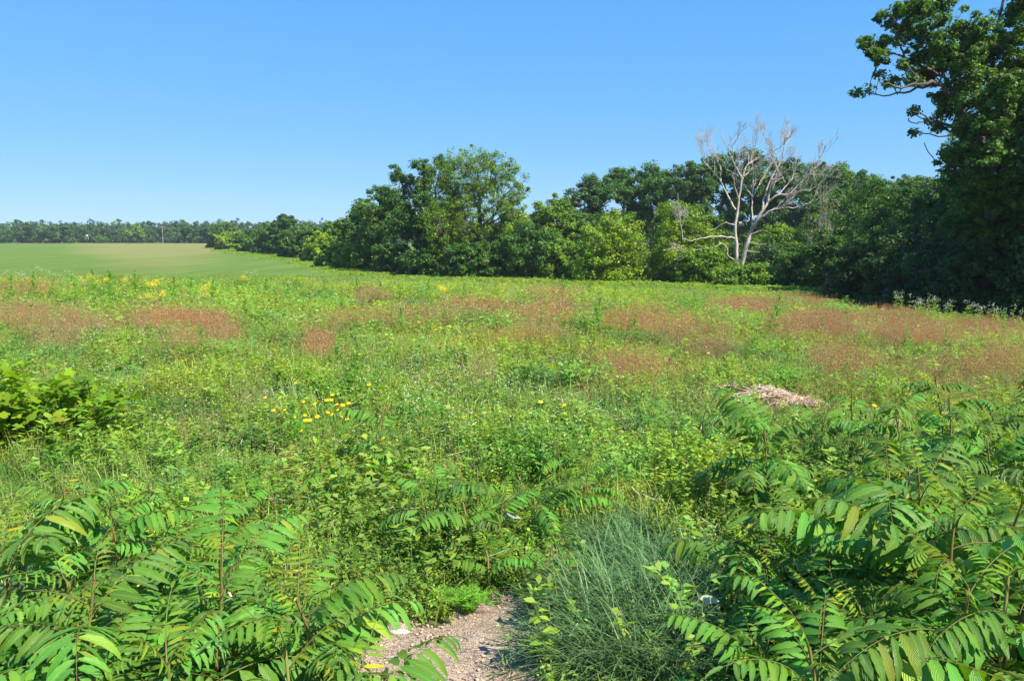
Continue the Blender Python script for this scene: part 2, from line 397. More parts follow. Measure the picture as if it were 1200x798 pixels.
def make_tree(name, base, lobes, label, cat, n_cl, per, leaf, cl_r, col, seed, trunk_r=.18, group=None, shell=.5, flat=.7,
              trunk_mat=None, airy=0, twig=.02, hue=.18, aspect=.6, fork=None, mat=None, limbs=None, ragged=True):
    """lobes in world coordinates; the thing's origin is its base"""
    rg = np.random.default_rng(seed)
    base = np.asarray(base, float); L = np.asarray(lobes, float).copy(); L[:, :3] -= base
    C, k = crown_clusters(L, n_cl, rg, shell)
    if ragged:
        j = rg.random(n_cl) < .22; jr = j; cen = L[:, :3].mean(0); C[j] += (C[j] - cen) * rg.uniform(.03, .17, (j.sum(), 1)) * np.array([1, 1, .9]) * (C[j, 2:3] > cen[2] * .8)
    C[:, 2] = np.maximum(C[:, 2], .25)
    rad = cl_r * rg.uniform(.4, 1.5, n_cl)
    if ragged: rad[j] *= .65
    tc = np.asarray(col)[None] * (1 + rg.normal(0, hue, (n_cl, 1)) * np.array([[1.1, .8, .6]])) * rg.uniform(.85, 1.15, (n_cl, 1))
    tc = np.clip(tc, .15, 3)
    V, Q, T = leaves_on(C, rad, per, leaf, tc, flat, .5, rg, aspect)
    root = link(name, None, loc=base, label=label, cat=cat, group=group)
    top = L[np.argmax(L[:, 2]), :3]
    A = Acc()
    LP = []                                # points on trunk and limbs that boughs can leave from
    if limbs is None:
        tp = top * np.array([1, 1, .97]); P = curve((0, 0, -.3), tp, (rg.normal(0, .02) * tp[2], rg.normal(0, .02) * tp[2], 0), 12, .012 * tp[2], rg)
        tube(A, P, trunk_r * 1.25 * (1 - np.linspace(0, 1, 12)) ** .8 + twig, 8); LP = [(p, trunk_r * (1 - i_ / 12) + twig) for i_, p in enumerate(P)][2:]
    else:
        for pts, r0, r1 in limbs:
            pts = np.array(pts) - base; t0 = np.linspace(0, 1, len(pts)); t1 = np.linspace(0, 1, len(pts) * 3); P = np.stack([np.interp(t1, t0, pts[:, i_]) for i_ in range(3)], 1)
            P[1:-1] += rg.normal(0, .04, (len(P) - 2, 3)); rr_ = np.linspace(r0, r1, len(P)); tube(A, P, rr_, 9); LP += [(p, r_) for p, r_ in zip(P, rr_)]
    LPp = np.array([p for p, _ in LP]); LPr = np.array([r_ for _, r_ in LP])
    for li in range(len(L)):
        c = L[li, :3] + rg.normal(0, .15, 3) * L[li, 3]
        hd = np.linalg.norm(LPp[:, :2] - c[:2], axis=1); dist = np.abs(c[2] - LPp[:, 2] - .75 * hd) + .35 * np.linalg.norm(LPp - c, axis=1)
        if limbs is not None: dist = np.linalg.norm(LPp - c, axis=1) + 2.0 * np.maximum(0, LPp[:, 2] - c[2] + .3)
        q_ = int(np.argmin(dist)); P = curve(LPp[q_], c, (rg.normal(0, .12), rg.normal(0, .12), -.07 * np.linalg.norm(c - LPp[q_])), 7, .05, rg)
        rl = min(LPr[q_] * .6, .05 + .04 * L[li, 3])
        tube(A, P, np.linspace(rl, twig * 1.6, 7), 6)
        own = np.where(k == li)[0]
        if ragged: own = np.concatenate([own[jr[own]], own[~jr[own]]])
        for j in own[:max(4, int(len(own) * (.5 + airy)))]:
            s = P[rg.integers(3, 7)]
            tube(A, curve(s, C[j], (0, 0, .08), 4, .04, rg), np.linspace(twig * 1.5, twig * .4, 4), 3)
    link("trunk", A.mesh("trunk", trunk_mat or M_bark, True), root)
    link("crown", mesh_from("crown", V, Q, mat or M_crown, T), root)
    return root

def auto_lobes(px, Y, top, width, base_z, low=.12, seed=0, n=8, dense=1.0):
    rg = np.random.default_rng(seed + 1000)
    t = at(px, top, Y); h = t[2] - base_z; w = width * Y / F / 2
    cz = base_z + h * (low + (1 - low) * .5); rz = h * (1 - low) * .5
    out_ = []
    for i_ in range(n):
        a = 2 * math.pi * i_ / n * 2.4 + rg.uniform(0, 1.0); v = -0.85 + 1.7 * i_ / (n - 1)
        rr = math.sqrt(max(0, 1 - v * v * .75))
        r = w * rg.uniform(.3, .58)
        out_.append([t[0] + math.cos(a) * rr * (w - r * .8), Y + math.sin(a) * rr * (w - r * .8), cz + v * (rz - r * .6),
                     r, r, min(r * .85, rz * .6)])
    out_.append([t[0] + rg.normal(0, w * .12), Y, t[2] - w * .35, w * .36, w * .36, w * .35])
    return out_

DK = (.55, .72, .75); MD = (.8, .95, .75); YG = (1.95, 1.75, .55); BR = (1.4, 1.45, .65); OL = (1.1, 1.05, .8); DG = (.62, .85, .6)

TREES = [
 # px, depth, top, width, colour, low, kind, label
 (272, 232, 272, 34, YG, .03, 'bush', "rounded yellow-green bush at the far end of the hedgerow, jutting into the field"),
 (262, 262, 262, 34, MD, .05, 'tree', "small mid-green tree just behind the farthest yellow-green bush of the hedgerow"),
 (300, 205, 266, 42, MD, .03, 'tree', "low grey-green tree right of the farthest yellow-green bush"),
 (318, 185, 261, 40, DG, .05, 'tree', "dark tree left of the dark round-topped tree in the far hedgerow"),
 (333, 172, 250, 30, DK, .1, 'tree', "dark round-topped tree standing highest in the far hedgerow"),
 (343, 155, 266, 36, MD, .03, 'tree', "grey-green tree in front of the dark round-topped hedgerow tree"),
 (356, 148, 264, 34, MD, .03, 'tree', "mid-green tree just right of the dark round-topped hedgerow tree"),
 (374, 128, 272, 34, YG, .02, 'bush', "light green bush with a dark hollow at its foot beside the field edge"),
 (386, 138, 262, 30, BR, .05, 'tree', "bright green pointed tree left of the first big dark hedgerow tree"),
 (396, 108, 276, 46, BR, .02, 'bush', "bright yellow-green bush at the left foot of the tall hedgerow trees"),
 (420, 100, 284, 50, BR, .02, 'bush', "wide light green bush under the left side of the tall hedgerow trees"),
 (424, 106, 236, 62, DG, .1, 'tree', "leftmost of the tall dark hedgerow trees with a stepped crown"),
 (446, 98, 216, 58, MD, .12, 'tree', "second of the tall hedgerow trees, grey-green, left of the open-crowned tree"),
 (462, 90, 278, 50, MD, .02, 'bush', "mid-green bush below the open-crowned tree"),
 (520, 90, 232, 62, DG, .08, 'tree', "dark tree filling in under the open-crowned tree"),
 (600, 86, 248, 72, BR, .03, 'tree', "green tree right of the feathery tall tree's foot"),
 (622, 80, 262, 78, DG, .02, 'bush', "dark grey-green thicket bush right of the tall feathery tree"),
 (582, 80, 285, 50, MD, .02, 'bush', "low mid-green bush at the foot of the tall feathery tree"),
 (668, 88, 245, 62, MD, .03, 'tree', "grey-green tree left of the light-green bush beside the meadow"),
 (655, 79, 280, 44, BR, .02, 'bush', "small bright green bush left of the bushy light-green tree"),
 (541, 80, 282, 48, DG, .02, 'bush', "dark bush left of the tall feathery tree's trunk"),
 (497, 83, 290, 60, DG, .02, 'bush', "dark low bush beneath the dark middle hedgerow trees"),
 (716, 74, 250, 82, YG, .02, 'tree', "bushy yellow-green young tree between the hedgerow and the dark wood"),
 (803, 75, 238, 88, YG, .02, 'tree', "rounded yellow-green tree just left of the dead tree"),
 (822, 71, 288, 60, BR, .02, 'bush', "low green bush in front of the rounded yellow-green tree"),
 (872, 68, 306, 66, BR, .02, 'bush', "bright green bush hiding the foot of the dead tree"),
 (912, 79, 262, 64, BR, .02, 'tree', "green leafy tree behind the right side of the dead tree"),
 (940, 67, 288, 56, MD, .05, 'tree', "small dark-trunked tree right of the dead tree"),
 (972, 60, 268, 56, DG, .1, 'tree', "dark young tree at the edge of the shaded corner"),
 (986, 76, 222, 76, DG, .05, 'tree', "dark green tree behind the young trees right of the dead tree"),
 (1030, 62, 206, 92, DG, .04, 'tree', "broad dark tree left of the oak, sunlit only at its top"),
 (1078, 56, 222, 90, MD, .04, 'tree', "dark shaded tree under the outermost boughs of the oak"),
 (1062, 50, 272, 90, (.42, .55, .5), .03, 'tree', "low shaded tree along the meadow edge left of the oak"),  # darkened leaf tint, here and below, stands in for deep corner shade
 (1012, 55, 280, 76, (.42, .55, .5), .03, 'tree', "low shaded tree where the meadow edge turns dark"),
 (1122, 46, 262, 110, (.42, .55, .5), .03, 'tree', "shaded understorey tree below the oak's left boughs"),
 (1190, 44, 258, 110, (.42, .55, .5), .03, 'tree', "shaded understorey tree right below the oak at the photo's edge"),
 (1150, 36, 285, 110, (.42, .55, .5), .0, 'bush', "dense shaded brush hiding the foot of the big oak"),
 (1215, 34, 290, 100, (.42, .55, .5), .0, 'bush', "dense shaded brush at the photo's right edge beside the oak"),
 (1085, 43, 300, 100, (.42, .55, .5), .0, 'bush', "shade-tinted low brush along the meadow edge left of the oak"),
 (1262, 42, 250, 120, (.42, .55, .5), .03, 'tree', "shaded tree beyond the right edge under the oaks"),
]
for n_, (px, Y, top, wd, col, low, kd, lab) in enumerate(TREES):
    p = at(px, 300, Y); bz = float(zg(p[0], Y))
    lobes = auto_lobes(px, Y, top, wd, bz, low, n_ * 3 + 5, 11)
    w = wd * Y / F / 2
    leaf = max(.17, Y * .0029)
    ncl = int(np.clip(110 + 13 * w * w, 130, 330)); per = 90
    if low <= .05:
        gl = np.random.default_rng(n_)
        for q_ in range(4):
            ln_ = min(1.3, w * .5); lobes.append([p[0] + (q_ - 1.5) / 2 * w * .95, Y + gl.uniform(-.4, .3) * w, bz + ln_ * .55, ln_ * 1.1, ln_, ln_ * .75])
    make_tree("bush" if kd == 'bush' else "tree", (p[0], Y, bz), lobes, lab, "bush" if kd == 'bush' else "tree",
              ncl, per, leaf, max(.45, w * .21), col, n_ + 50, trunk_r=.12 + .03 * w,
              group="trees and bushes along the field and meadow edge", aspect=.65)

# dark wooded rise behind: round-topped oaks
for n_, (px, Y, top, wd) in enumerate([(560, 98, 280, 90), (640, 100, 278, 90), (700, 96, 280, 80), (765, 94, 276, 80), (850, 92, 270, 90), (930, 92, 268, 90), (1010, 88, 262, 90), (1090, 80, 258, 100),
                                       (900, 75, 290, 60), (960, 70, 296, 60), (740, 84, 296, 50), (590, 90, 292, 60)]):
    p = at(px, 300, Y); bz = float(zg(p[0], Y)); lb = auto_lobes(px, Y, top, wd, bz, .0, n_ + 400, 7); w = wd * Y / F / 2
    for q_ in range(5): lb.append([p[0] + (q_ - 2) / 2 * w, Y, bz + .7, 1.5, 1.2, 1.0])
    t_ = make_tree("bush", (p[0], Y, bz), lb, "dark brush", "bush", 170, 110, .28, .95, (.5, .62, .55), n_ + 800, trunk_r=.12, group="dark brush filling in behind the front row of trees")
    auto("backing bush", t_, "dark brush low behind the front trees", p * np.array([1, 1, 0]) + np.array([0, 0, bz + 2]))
BACK = [(690, 118, 206, 56, 'round dark crown at the left end of the wooded rise'),
        (728, 122, 194, 60, 'dark crowned tree second from the left end of the wooded rise'),
        (766, 120, 191, 62, 'dark tree in the wooded rise above the rounded yellow-green tree'),
        (806, 118, 184, 58, 'dark tree of the wooded rise with a domed top just left of the dead tree'),
        (842, 122, 178, 60, 'tall dark tree of the wooded rise seen behind the dead tree, left half'),
        (882, 120, 174, 62, 'highest dark tree of the wooded rise, directly behind the dead tree'),
        (918, 118, 188, 60, 'dark tree of the wooded rise behind the right boughs of the dead tree'),
        (958, 130, 191, 62, 'green tree of the wooded rise just right of the dead tree'),
        (985, 112, 192, 60, 'broad dark-topped tree of the wooded rise left of the gap before the oak'),
        (1020, 120, 203, 66, 'olive-green tree of the wooded rise over the shaded corner'),
        (1062, 112, 206, 70, 'light green topped tree of the wooded rise over the shaded corner'),
        (1100, 108, 208, 64, 'tree of the wooded rise seen under the oak\'s lowest left bough'),
        (1150, 100, 200, 80, 'tree of the wooded rise hidden mostly behind the oak')]
for n_, (px, Y, top, wd, lab) in enumerate(BACK):
    p = at(px, 300, Y); bz = float(zg(p[0], Y))
    col = (DK, DG, DG, DK, DG, DG, DK, MD, DG, OL, MD, MD, MD)[n_]
    make_tree("tree", (p[0], Y, bz), auto_lobes(px, Y, top, wd * 1.25, bz, .1, n_ * 7 + 2, 9), lab, "tree", 300, 95, .32, .85, col, n_ + 300,
              trunk_r=.3, group="round-topped trees of the wooded rise")

# feathery tall tree (airy crown, twigs showing through)
Y = 84; b = at(560, 300, Y); bz = float(zg(b[0], Y))
lob = []
for (px, py, r, dy) in [(518, 212, 20, 1), (540, 196, 20, -1), (562, 188, 14, 0), (578, 190, 14, 1), (596, 200, 14, -1), (608, 216, 13, 0), (604, 236, 13, 0), (575, 212, 20, -2), (560, 222, 26, 2), (590, 236, 18, -2),
                        (528, 240, 26, 1), (515, 262, 26, -2), (548, 262, 28, -2), (580, 264, 24, 1), (530, 292, 28, -1), (565, 296, 28, 0), (545, 226, 22, 0)]:
    c = at(px, py, Y + dy); rr = r * Y / F; lob.append([c[0], c[1], c[2], rr, rr, rr * 1.1])
make_tree("feathery_tree", (b[0], Y, bz), lob, "tall feathery yellow-green tree with a thin airy top in the hedgerow", "tree",
          900, 48, .22, .5, (1.35, 1.35, .6), 901, trunk_r=.28, shell=.25, flat=.9, airy=.5, aspect=.4, fork=at(563, 272, Y))

# open-crowned dark tree with lumps and bare limbs between
Y = 90; b = at(497, 300, Y); bz = float(zg(b[0], Y))
lob = []
for (px, py, r, dy) in [(466, 206, 9, 0), (480, 215, 9, 1), (492, 196, 9, -1), (498, 212, 10, 0), (516, 192, 8, 1), (508, 200, 7, 0), (525, 196, 8, -1), (492, 228, 13, 0), (520, 214, 8, 0),
                        (478, 240, 18, 1), (505, 250, 18, -1), (455, 232, 13, 0), (470, 262, 20, 0), (500, 275, 22, 0)]:
    c = at(px, py, Y + dy); rr = r * Y / F; lob.append([c[0], c[1], c[2], rr, rr, rr])
make_tree("open_crowned_tree", (b[0], Y, bz), lob, "dark tree with open lumpy crown and sky between boughs, left of the feathery tree", "tree",
          430, 80, .22, .48, DG, 902, trunk_r=.25, shell=.3, flat=.9, airy=.5, fork=at(497, 262, Y))
# small spiky-topped tree
Y = 86; b = at(650, 300, Y); bz = float(zg(b[0], Y)); lob = []
for (px, py, r, dy) in [(649, 236, 9, 0), (657, 244, 11, 1), (640, 248, 13, -1), (660, 260, 16, 0), (636, 266, 18, 0), (650, 285, 22, 0)]:
    c = at(px, py, Y + dy); rr = r * Y / F; lob.append([c[0], c[1], c[2], rr, rr, rr * 1.15])
make_tree("tree", (b[0], Y, bz), lob, "slim tree with a pointed light top between the feathery tree and the wood", "tree", 150, 110, .24, .55, BR, 903, trunk_r=.15, shell=.3,
          airy=.4, group="trees and bushes along the field and meadow edge")

# big oak at the right, lumpy leaf masses on long boughs
Y = 38; b = at(1165, 300, Y); bz = float(zg(b[0], Y)); lob = []
for (px, py, r, dy) in [(1052, 92, 9, 0), (1074, 92, 10, -1), (1030, 74, 9, 0), (1098, 112, 11, 0), (1018, 58, 15, -1), (1032, 52, 14, 0), (1042, 26, 18, 1), (1062, 15, 18, 0), (1052, 42, 15, 2), (1078, 10, 22, -1), (1072, 40, 20, 0), (1100, 8, 20, 1), (1095, 40, 24, -1),
                        (1110, 60, 24, 1), (1075, 68, 18, 0), (1090, 84, 18, 1), (1062, 78, 9, -1), (1030, 88, 7, 0), (1018, 106, 6, 0), (1004, 108, 5, 0), (1044, 98, 6, 1),
                        (1070, 130, 9, 0), (1082, 138, 10, 0), (1062, 140, 7, 0), (1070, 155, 6, 0), (1084, 168, 6, 0), (1098, 146, 11, 1), (1112, 132, 14, 0), (1122, 158, 10, 0),
                        (1130, 30, 22, -1), (1140, 60, 26, 1), (1135, 90, 24, -1), (1120, 104, 18, 0), (1160, 85, 28, 2), (1150, 115, 26, -2), (1178, 50, 26, 0),
                        (1190, 20, 22, 1), (1205, 0, 28, -1), (1200, 80, 30, 0), (1190, 120, 30, 2), (1165, 145, 26, -3), (1135, 180, 24, -2), (1160, 185, 30, -3), (1195, 170, 30, -1),
                        (1150, 45, 24, -1), (1120, 70, 22, -1), (1108, 118, 12, 1), (1130, 140, 12, 2), (1140, 150, 18, -2), (1175, 110, 24, -3), (1178, 150, 24, 1), (1112, 190, 15, -1), (1120, 215, 24, 0), (1150, 225, 30, -2), (1190, 225, 32, -1), (1225, 120, 40, 0), (1240, 40, 40, 1), (1230, 200, 40, 0), (1225, -30, 34, 0),
                        (1130, 255, 26, 1), (1170, 262, 30, 0), (1205, 270, 30, 0)]:
    c = at(px, py, Y + dy * 1.3); rr = r * Y / F; lob.append([c[0], c[1], c[2], rr, rr * 1.15, rr * .9])
make_tree("oak_tree", (b[0], Y, bz), lob, "big spreading oak at the right with long left boughs reaching over open sky", "tree",
          1750, 62, .155, .27, (.8, .95, .6), 904, trunk_r=.42, shell=.0, flat=.7, airy=.4, twig=.014, aspect=.7, ragged=False,
          limbs=[([at(*q) for q in pl], r0, r1) for pl, r0, r1 in [
              ([(1168, 400, 40), (1164, 300, 38.4), (1157, 225, 38), (1148, 165, 38)], .40, .22),
              ([(1148, 165, 38), (1132, 140, 37.6), (1117, 115, 37), (1098, 97, 36.5), (1076, 99, 36), (1050, 103, 35.6), (1030, 96, 35.2)], .15, .02),
              ([(1098, 97, 36.5), (1070, 106, 37), (1040, 112, 37.4), (1008, 110, 37.8)], .07, .015),
              ([(1140, 150, 38), (1122, 118, 38.5), (1105, 88, 39), (1094, 55, 39), (1080, 20, 39)], .12, .025),
              ([(1106, 90, 39), (1080, 78, 38), (1056, 66, 37.5), (1040, 62, 37), (1018, 60, 36.6)], .08, .02),
              ([(1060, 68, 37.5), (1052, 48, 37.6), (1044, 30, 37.8)], .05, .02),
              ([(1150, 165, 38), (1160, 120, 38.6), (1164, 60, 39), (1178, -10, 39)], .18, .05),
              ([(1157, 225, 38), (1185, 165, 39), (1215, 100, 40), (1235, 20, 41)], .18, .05),
              ([(1148, 170, 38), (1122, 152, 37), (1098, 142, 36.6), (1070, 131, 36.4)], .09, .02),
              ([(1158, 235, 38), (1130, 215, 36.5), (1110, 195, 36)], .12, .03), ([(1160, 262, 38), (1190, 225, 36), (1205, 190, 35)], .12, .03)]])

# oaks standing past the right edge: they shade the corner
for n_, (x, y, h, w) in enumerate([(27.5, 30.5, 16, 5), (24.5, 33.5, 12, 3.6), (33, 31, 17, 6.5), (38, 24, 17, 6.5), (30, 37, 14, 4.5), (31, 40, 15, 6.5), (39, 46, 16, 7), (34, 54, 15, 6.5), (46, 38, 15, 7), (44, 58, 16, 7), (54, 50, 16, 7), (31.5, 49, 14, 5)]):
    bz = float(zg(x, y)); rg = np.random.default_rng(n_ + 70); lb = []
    for i_ in range(10):
        a = i_ * 2.4; v = i_ / 9; rr = math.sqrt(max(.05, 1 - (2 * v - 1) ** 2)); r = w * rg.uniform(.36, .48)
        lb.append([x + math.cos(a) * rr * (w - r), y + math.sin(a) * rr * (w - r), bz + 1.8 + v * (h - 1.8 - r), r, r, r * .9])
    t_ = make_tree("oak_tree", (x, y, bz), lb, "tall oak in the dense stand past the right edge", "tree", 270, 170, .30, 1.0, DG, 400 + n_, trunk_r=.35,
                   group="oaks standing past the right edge")
    auto("stand oak", t_, "tall oak in deep shade", (x, y, bz))

# bare twiggy grey shrub and olive thin tree
def twiggy(name, px, Y, top, wd, label, mat, col, seed, leaves=0, up=.9, cat="shrub"):
    rg = np.random.default_rng(seed); p = at(px, 300, Y); bz = float(zg(p[0], Y)); t = at(px, top, Y); h = t[2] - bz; w = wd * Y / F / 2
    root = link(name, None, loc=(p[0], Y, bz), label=label, cat=cat)
    A = Acc(); tips = []
    tube(A, curve((0, 0, -.2), (0, 0, h * .25), (.05, 0, 0), 4), np.linspace(.1, .07, 4), 6)
    for k in range(34):
        a = rg.uniform(0, 6.28); s = rg.random() ** .6
        e = np.array([math.cos(a) * w * s, math.sin(a) * w * s, h * (1 - .45 * s ** 2) * rg.uniform(.6, 1)])
        P = curve((0, 0, h * rg.uniform(.1, .3)), e, (0, 0, -.08 * h), 6, .05, rg); tube(A, P, np.linspace(.04, .01, 6), 4)
        for j in range(7):
            q = P[rg.integers(2, 6)]; e2 = q + np.array([rg.normal(0, .35), rg.normal(0, .35), rg.uniform(.1, .7)]); tips.append(e2)
            tube(A, curve(q, e2, (0, 0, 0), 3), np.linspace(.015, .006, 3), 3)
    link("trunk", A.mesh("trunk", mat, True), root)
    if leaves:
        tips = np.array(tips); tt = np.asarray(col)[None] * rg.uniform(.8, 1.2, (len(tips), 1))
        V, Q, T = leaves_on(tips, np.full(len(tips), .28), leaves, .16, tt, .9, .4, rg)
        link("crown", mesh_from("crown", V, Q, M_crown, T), root)
M_twig = solid_mat("grey_twigs", (.26, .22, .21), .9, (.36, .31, .29), 5)
twiggy("bare_shrub", 756, 79, 282, 34, "leafless purplish-grey twiggy shrub between the two yellow-green trees", M_twig, None, 31)
twiggy("sparse_tree", 963, 69, 208, 44, "thin grey sparse-leaved tree just right of the dead tree", M_twig, (1.3, 1.2, .7), 32, leaves=9, cat="tree")

# dead tree: limbs laid out from its two leaning stems
def dead_tree():
    Y = 72; rg = np.random.default_rng(5); b = at(866, 312, Y); bz = float(zg(b[0], Y))
    root = link("dead_tree", None, loc=(b[0], Y, bz), label="bare bleached dead tree with two leaning stems at the meadow edge", cat="tree")
    base = np.array([b[0], Y, bz]); A = Acc(); B = Acc()
    def P(px, py, dy=0): return at(px, py, Y + dy) - base
    segs = []
    def limb(pts, r0, r1, acc=A, twigs=0):
        pts = np.array([P(*q) for q in pts]); t = np.linspace(0, 1, len(pts)); tt = np.linspace(0, 1, len(pts) * 3)
        Q_ = np.stack([np.interp(tt, t, pts[:, i]) for i in range(3)], 1); Q_[1:-1] += rg.normal(0, .035, (len(Q_) - 2, 3))
        tube(acc, Q_, np.linspace(r0 * .75, r1 * .65, len(Q_)), 8)
        for _ in range(twigs): twig(Q_[rg.integers(len(Q_) // 3, len(Q_))], Q_[-1] - Q_[0], rg.uniform(.8, 1.9), r1 * .75, 2)
        twig(Q_[-1], Q_[-1] - Q_[-4], rg.uniform(1.0, 2.0), r1 * .9, 3)
    def twig(s, d, ln, r, depth):
        d = d / (np.linalg.norm(d) + 1e-9); d = d + rg.normal(0, .38, 3) + np.array([0, 0, .28]); d /= np.linalg.norm(d)
        e = s + d * ln; Q_ = curve(s, e, rg.normal(0, .08, 3) * ln, 6, .03 * ln, rg)
        tube(B, Q_, np.linspace(r, max(r * .35, .008), 6), 4)
        if depth:
            for _ in range(4): twig(Q_[rg.integers(2, 6)], d, ln * rg.uniform(.45, .75), max(r * .5, .008), depth - 1)
    limb([(864, 318, 0), (863, 290, 0), (862, 262, .1), (866, 235, .2), (870, 208, .2)], .24, .10)
    limb([(868, 318, 0), (874, 290, -.3), (882, 268, -.4), (893, 248, -.6), (900, 236, -.7)], .28, .16)
    limb([(870, 210, .2), (874, 195, .3), (884, 188, .4), (893, 182, .2)], .13, .06, twigs=3)
    limb([(870, 210, .2), (862, 196, 0), (858, 186, -.2), (859, 170, -.3)], .11, .045, twigs=3)
    limb([(862, 246, .1), (852, 228, .3), (843, 210, .5), (833, 198, .5), (826, 192, .6)], .11, .045, twigs=3)
    limb([(845, 213, .5), (844, 196, .6), (838, 182, .8)], .07, .04, twigs=2)
    limb([(866, 236, .2), (860, 215, -.5), (858, 205, -.8), (866, 195, -1)], .07, .035, twigs=2)
    limb([(882, 268, 0), (881, 240, .8), (883, 215, 1.2), (882, 190, 1.4)], .10, .045, twigs=3)
    limb([(882, 232, .9), (892, 212, 1.2), (903, 192, 1.4)], .06, .035, twigs=2)
    limb([(882, 230, .9), (873, 218, 1.2)], .05, .03, twigs=1)
    limb([(893, 248, -.6), (897, 225, -.6), (906, 205, -.5), (911, 196, -.4), (917, 186, -.4)], .13, .05, twigs=4)
    limb([(911, 197, -.4), (906, 186, 0), (903, 178, .1)], .06, .03, twigs=2)
    limb([(900, 237, -.7), (908, 230, -1), (925, 228, -1.4), (938, 214, -1.6), (952, 200, -1.8)], .14, .045, twigs=5)
    limb([(880, 268, -.4), (892, 254, -1), (905, 246, -1.4), (922, 244, -1.8), (940, 242, -2)], .17, .05, twigs=5)
    limb([(912, 229, -1), (922, 218, -.6), (930, 205, -.4), (929, 192, -.3)], .07, .035, twigs=3)
    limb([(925, 228, -1.4), (936, 224, -2), (950, 222, -2.4), (960, 216, -2.6)], .07, .03, twigs=3)
    limb([(920, 214, -.6), (912, 200, -.8)], .05, .03, twigs=2)
    # broken low limbs to the left and short stubs to the right
    limb([(862, 264, 0), (850, 261, .4), (838, 268, .8), (826, 272, 1), (818, 268, 1.2)], .08, .04)
    limb([(861, 280, 0), (850, 277, -.6), (838, 277, -1), (824, 279, -1.4), (812, 282, -1.6), (800, 280, -1.9)], .09, .04)
    limb([(860, 304, -1), (853, 300, -1.2), (852, 290, -1.3), (846, 285, -1.4), (834, 291, -1.6), (822, 292, -1.8)], .08, .035)
    for q in ([(876, 284, -.3), (890, 287, -.6), (898, 286, -.8)], [(875, 294, -.3), (890, 296, -.7)], [(878, 276, -.3), (892, 270, -.8), (900, 271, -1)], [(866, 262, .1), (873, 258, .6), (875, 264, 1)]):
        pts = np.array([P(*c) for c in q]); tube(A, pts, np.linspace(.06, .025, len(pts)), 6)
    link("trunk", A.mesh("trunk", M_dead, True), root)
    tw = link("twigs", B.mesh("twigs", M_twig2, True), root)
M_twig2 = solid_mat("bleached_twigs", (.36, .31, .27), .85, (.50, .44, .39), 5)
dead_tree()

# far wood closing the field, one mass, with a few trees that stand out of it
def far_wood():
    rg = np.random.default_rng(12); C, Rr, T = [], [], []
    for row, (Y0, h0) in enumerate([(411, 3.5), (418, 8.5), (432, 10.4), (450, 11.8), (475, 13.0)]):
        x = -420
        while x < 170:
            h = h0 * rg.uniform(.86, 1.08); w = rg.uniform(3, 5.5); y = Y0 + rg.uniform(-6, 6)
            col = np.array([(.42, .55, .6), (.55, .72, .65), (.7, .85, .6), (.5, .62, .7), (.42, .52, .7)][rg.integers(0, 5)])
            n = 30
            d = rg.normal(0, 1, (n, 3)); d /= np.linalg.norm(d, axis=1)[:, None]
            c = np.array([x, y, -2.6 + h * .5]) + d * np.array([w * .95, w * .8, h * .5]) * rg.uniform(.5, 1, (n, 1))
            C.append(c); Rr.append(rg.uniform(.9, 1.7, n)); T.append(np.repeat(col[None], n, 0) * rg.uniform(.85, 1.15, (n, 1)))
            x += w * 1.25
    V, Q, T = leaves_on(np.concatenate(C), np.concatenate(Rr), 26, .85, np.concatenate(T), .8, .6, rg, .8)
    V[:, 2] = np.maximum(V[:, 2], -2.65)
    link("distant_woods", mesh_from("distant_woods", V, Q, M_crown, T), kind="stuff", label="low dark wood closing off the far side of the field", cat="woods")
far_wood()
for n_, (px, top, wd, col, lab) in enumerate([(29, 260, 24, DK, "dark broad tree at the far left corner of the field"), (72, 262, 24, DK, "dark round tree standing proud of the far wood, second from the left"),
                                              (158, 266, 20, BR, "light green round tree in front of the far wood near the utility pole"), (50, 264, 18, MD, "small mid-green tree between the two dark far trees"),
                                              (215, 262, 22, DG, "dark tree of the far wood above the field's tan stretch"), (240, 262, 22, DK, "dark tree in the far wood beside the hedgerow's far end")]):
    Y = 404 - n_ * 1.5; p = at(px, 285, Y)
    make_tree("tree", (p[0], Y, -2.6), auto_lobes(px, Y, top, wd, -2.6, .06, n_ + 91, 8), lab, "tree", 90, 60, .75, 1.1, col, 700 + n_, trunk_r=.3,
              group="trees standing out of the far wood", aspect=.8)
# utility pole and small white hut-like box by the far wood
A = Acc(); Y = 398; p = at(191, 285, Y)
root = link("utility_pole", None, loc=(p[0], Y, -2.6), label="thin grey utility pole in front of the far wood", cat="utility pole")
tube(A, curve((0, 0, 0), (0, 0, 8.6), (0, 0, 0), 3), [.17, .15, .12], 8); link("pole", A.mesh("pole", solid_mat("weathered_pole", (.28, .27, .26), .8), True), root)
A = Acc(); tube(A, np.array([(-1.1, 0, 8.0), (0, 0, 8.02), (1.1, 0, 8.0)]), .07, 6)
for s in (-1, 0, 1): tube(A, np.array([(s, 0, 8.05), (s, 0, 8.2), (s, 0, 8.3)]), .06, 6)
link("crossarm", A.mesh("crossarm", solid_mat("crossarm", (.35, .32, .28), .8)), root)
def box(acc, c, s, tint=(1, 1, 1), m=0):
    c = np.asarray(c); s = np.asarray(s) / 2
    V = np.array([[i, j, k] for i in (-1, 1) for j in (-1, 1) for k in (-1, 1)]) * s + c
    acc.add(V, [[0, 1, 3, 2], [4, 6, 7, 5], [0, 4, 5, 1], [2, 3, 7, 6], [0, 2, 6, 4], [1, 5, 7, 3]], tint, m)
A = Acc(); p = at(102, 280, 401); box(A, (0, 0, 2.1), (1.1, .5, 1.0))
for s in (-.6, .6): box(A, (s, 0, .8), (.14, .14, 1.6))
root = link("sign_board", None, loc=(p[0], 401, -1.0), label="tiny white board on posts at the foot of the far wood", cat="sign")
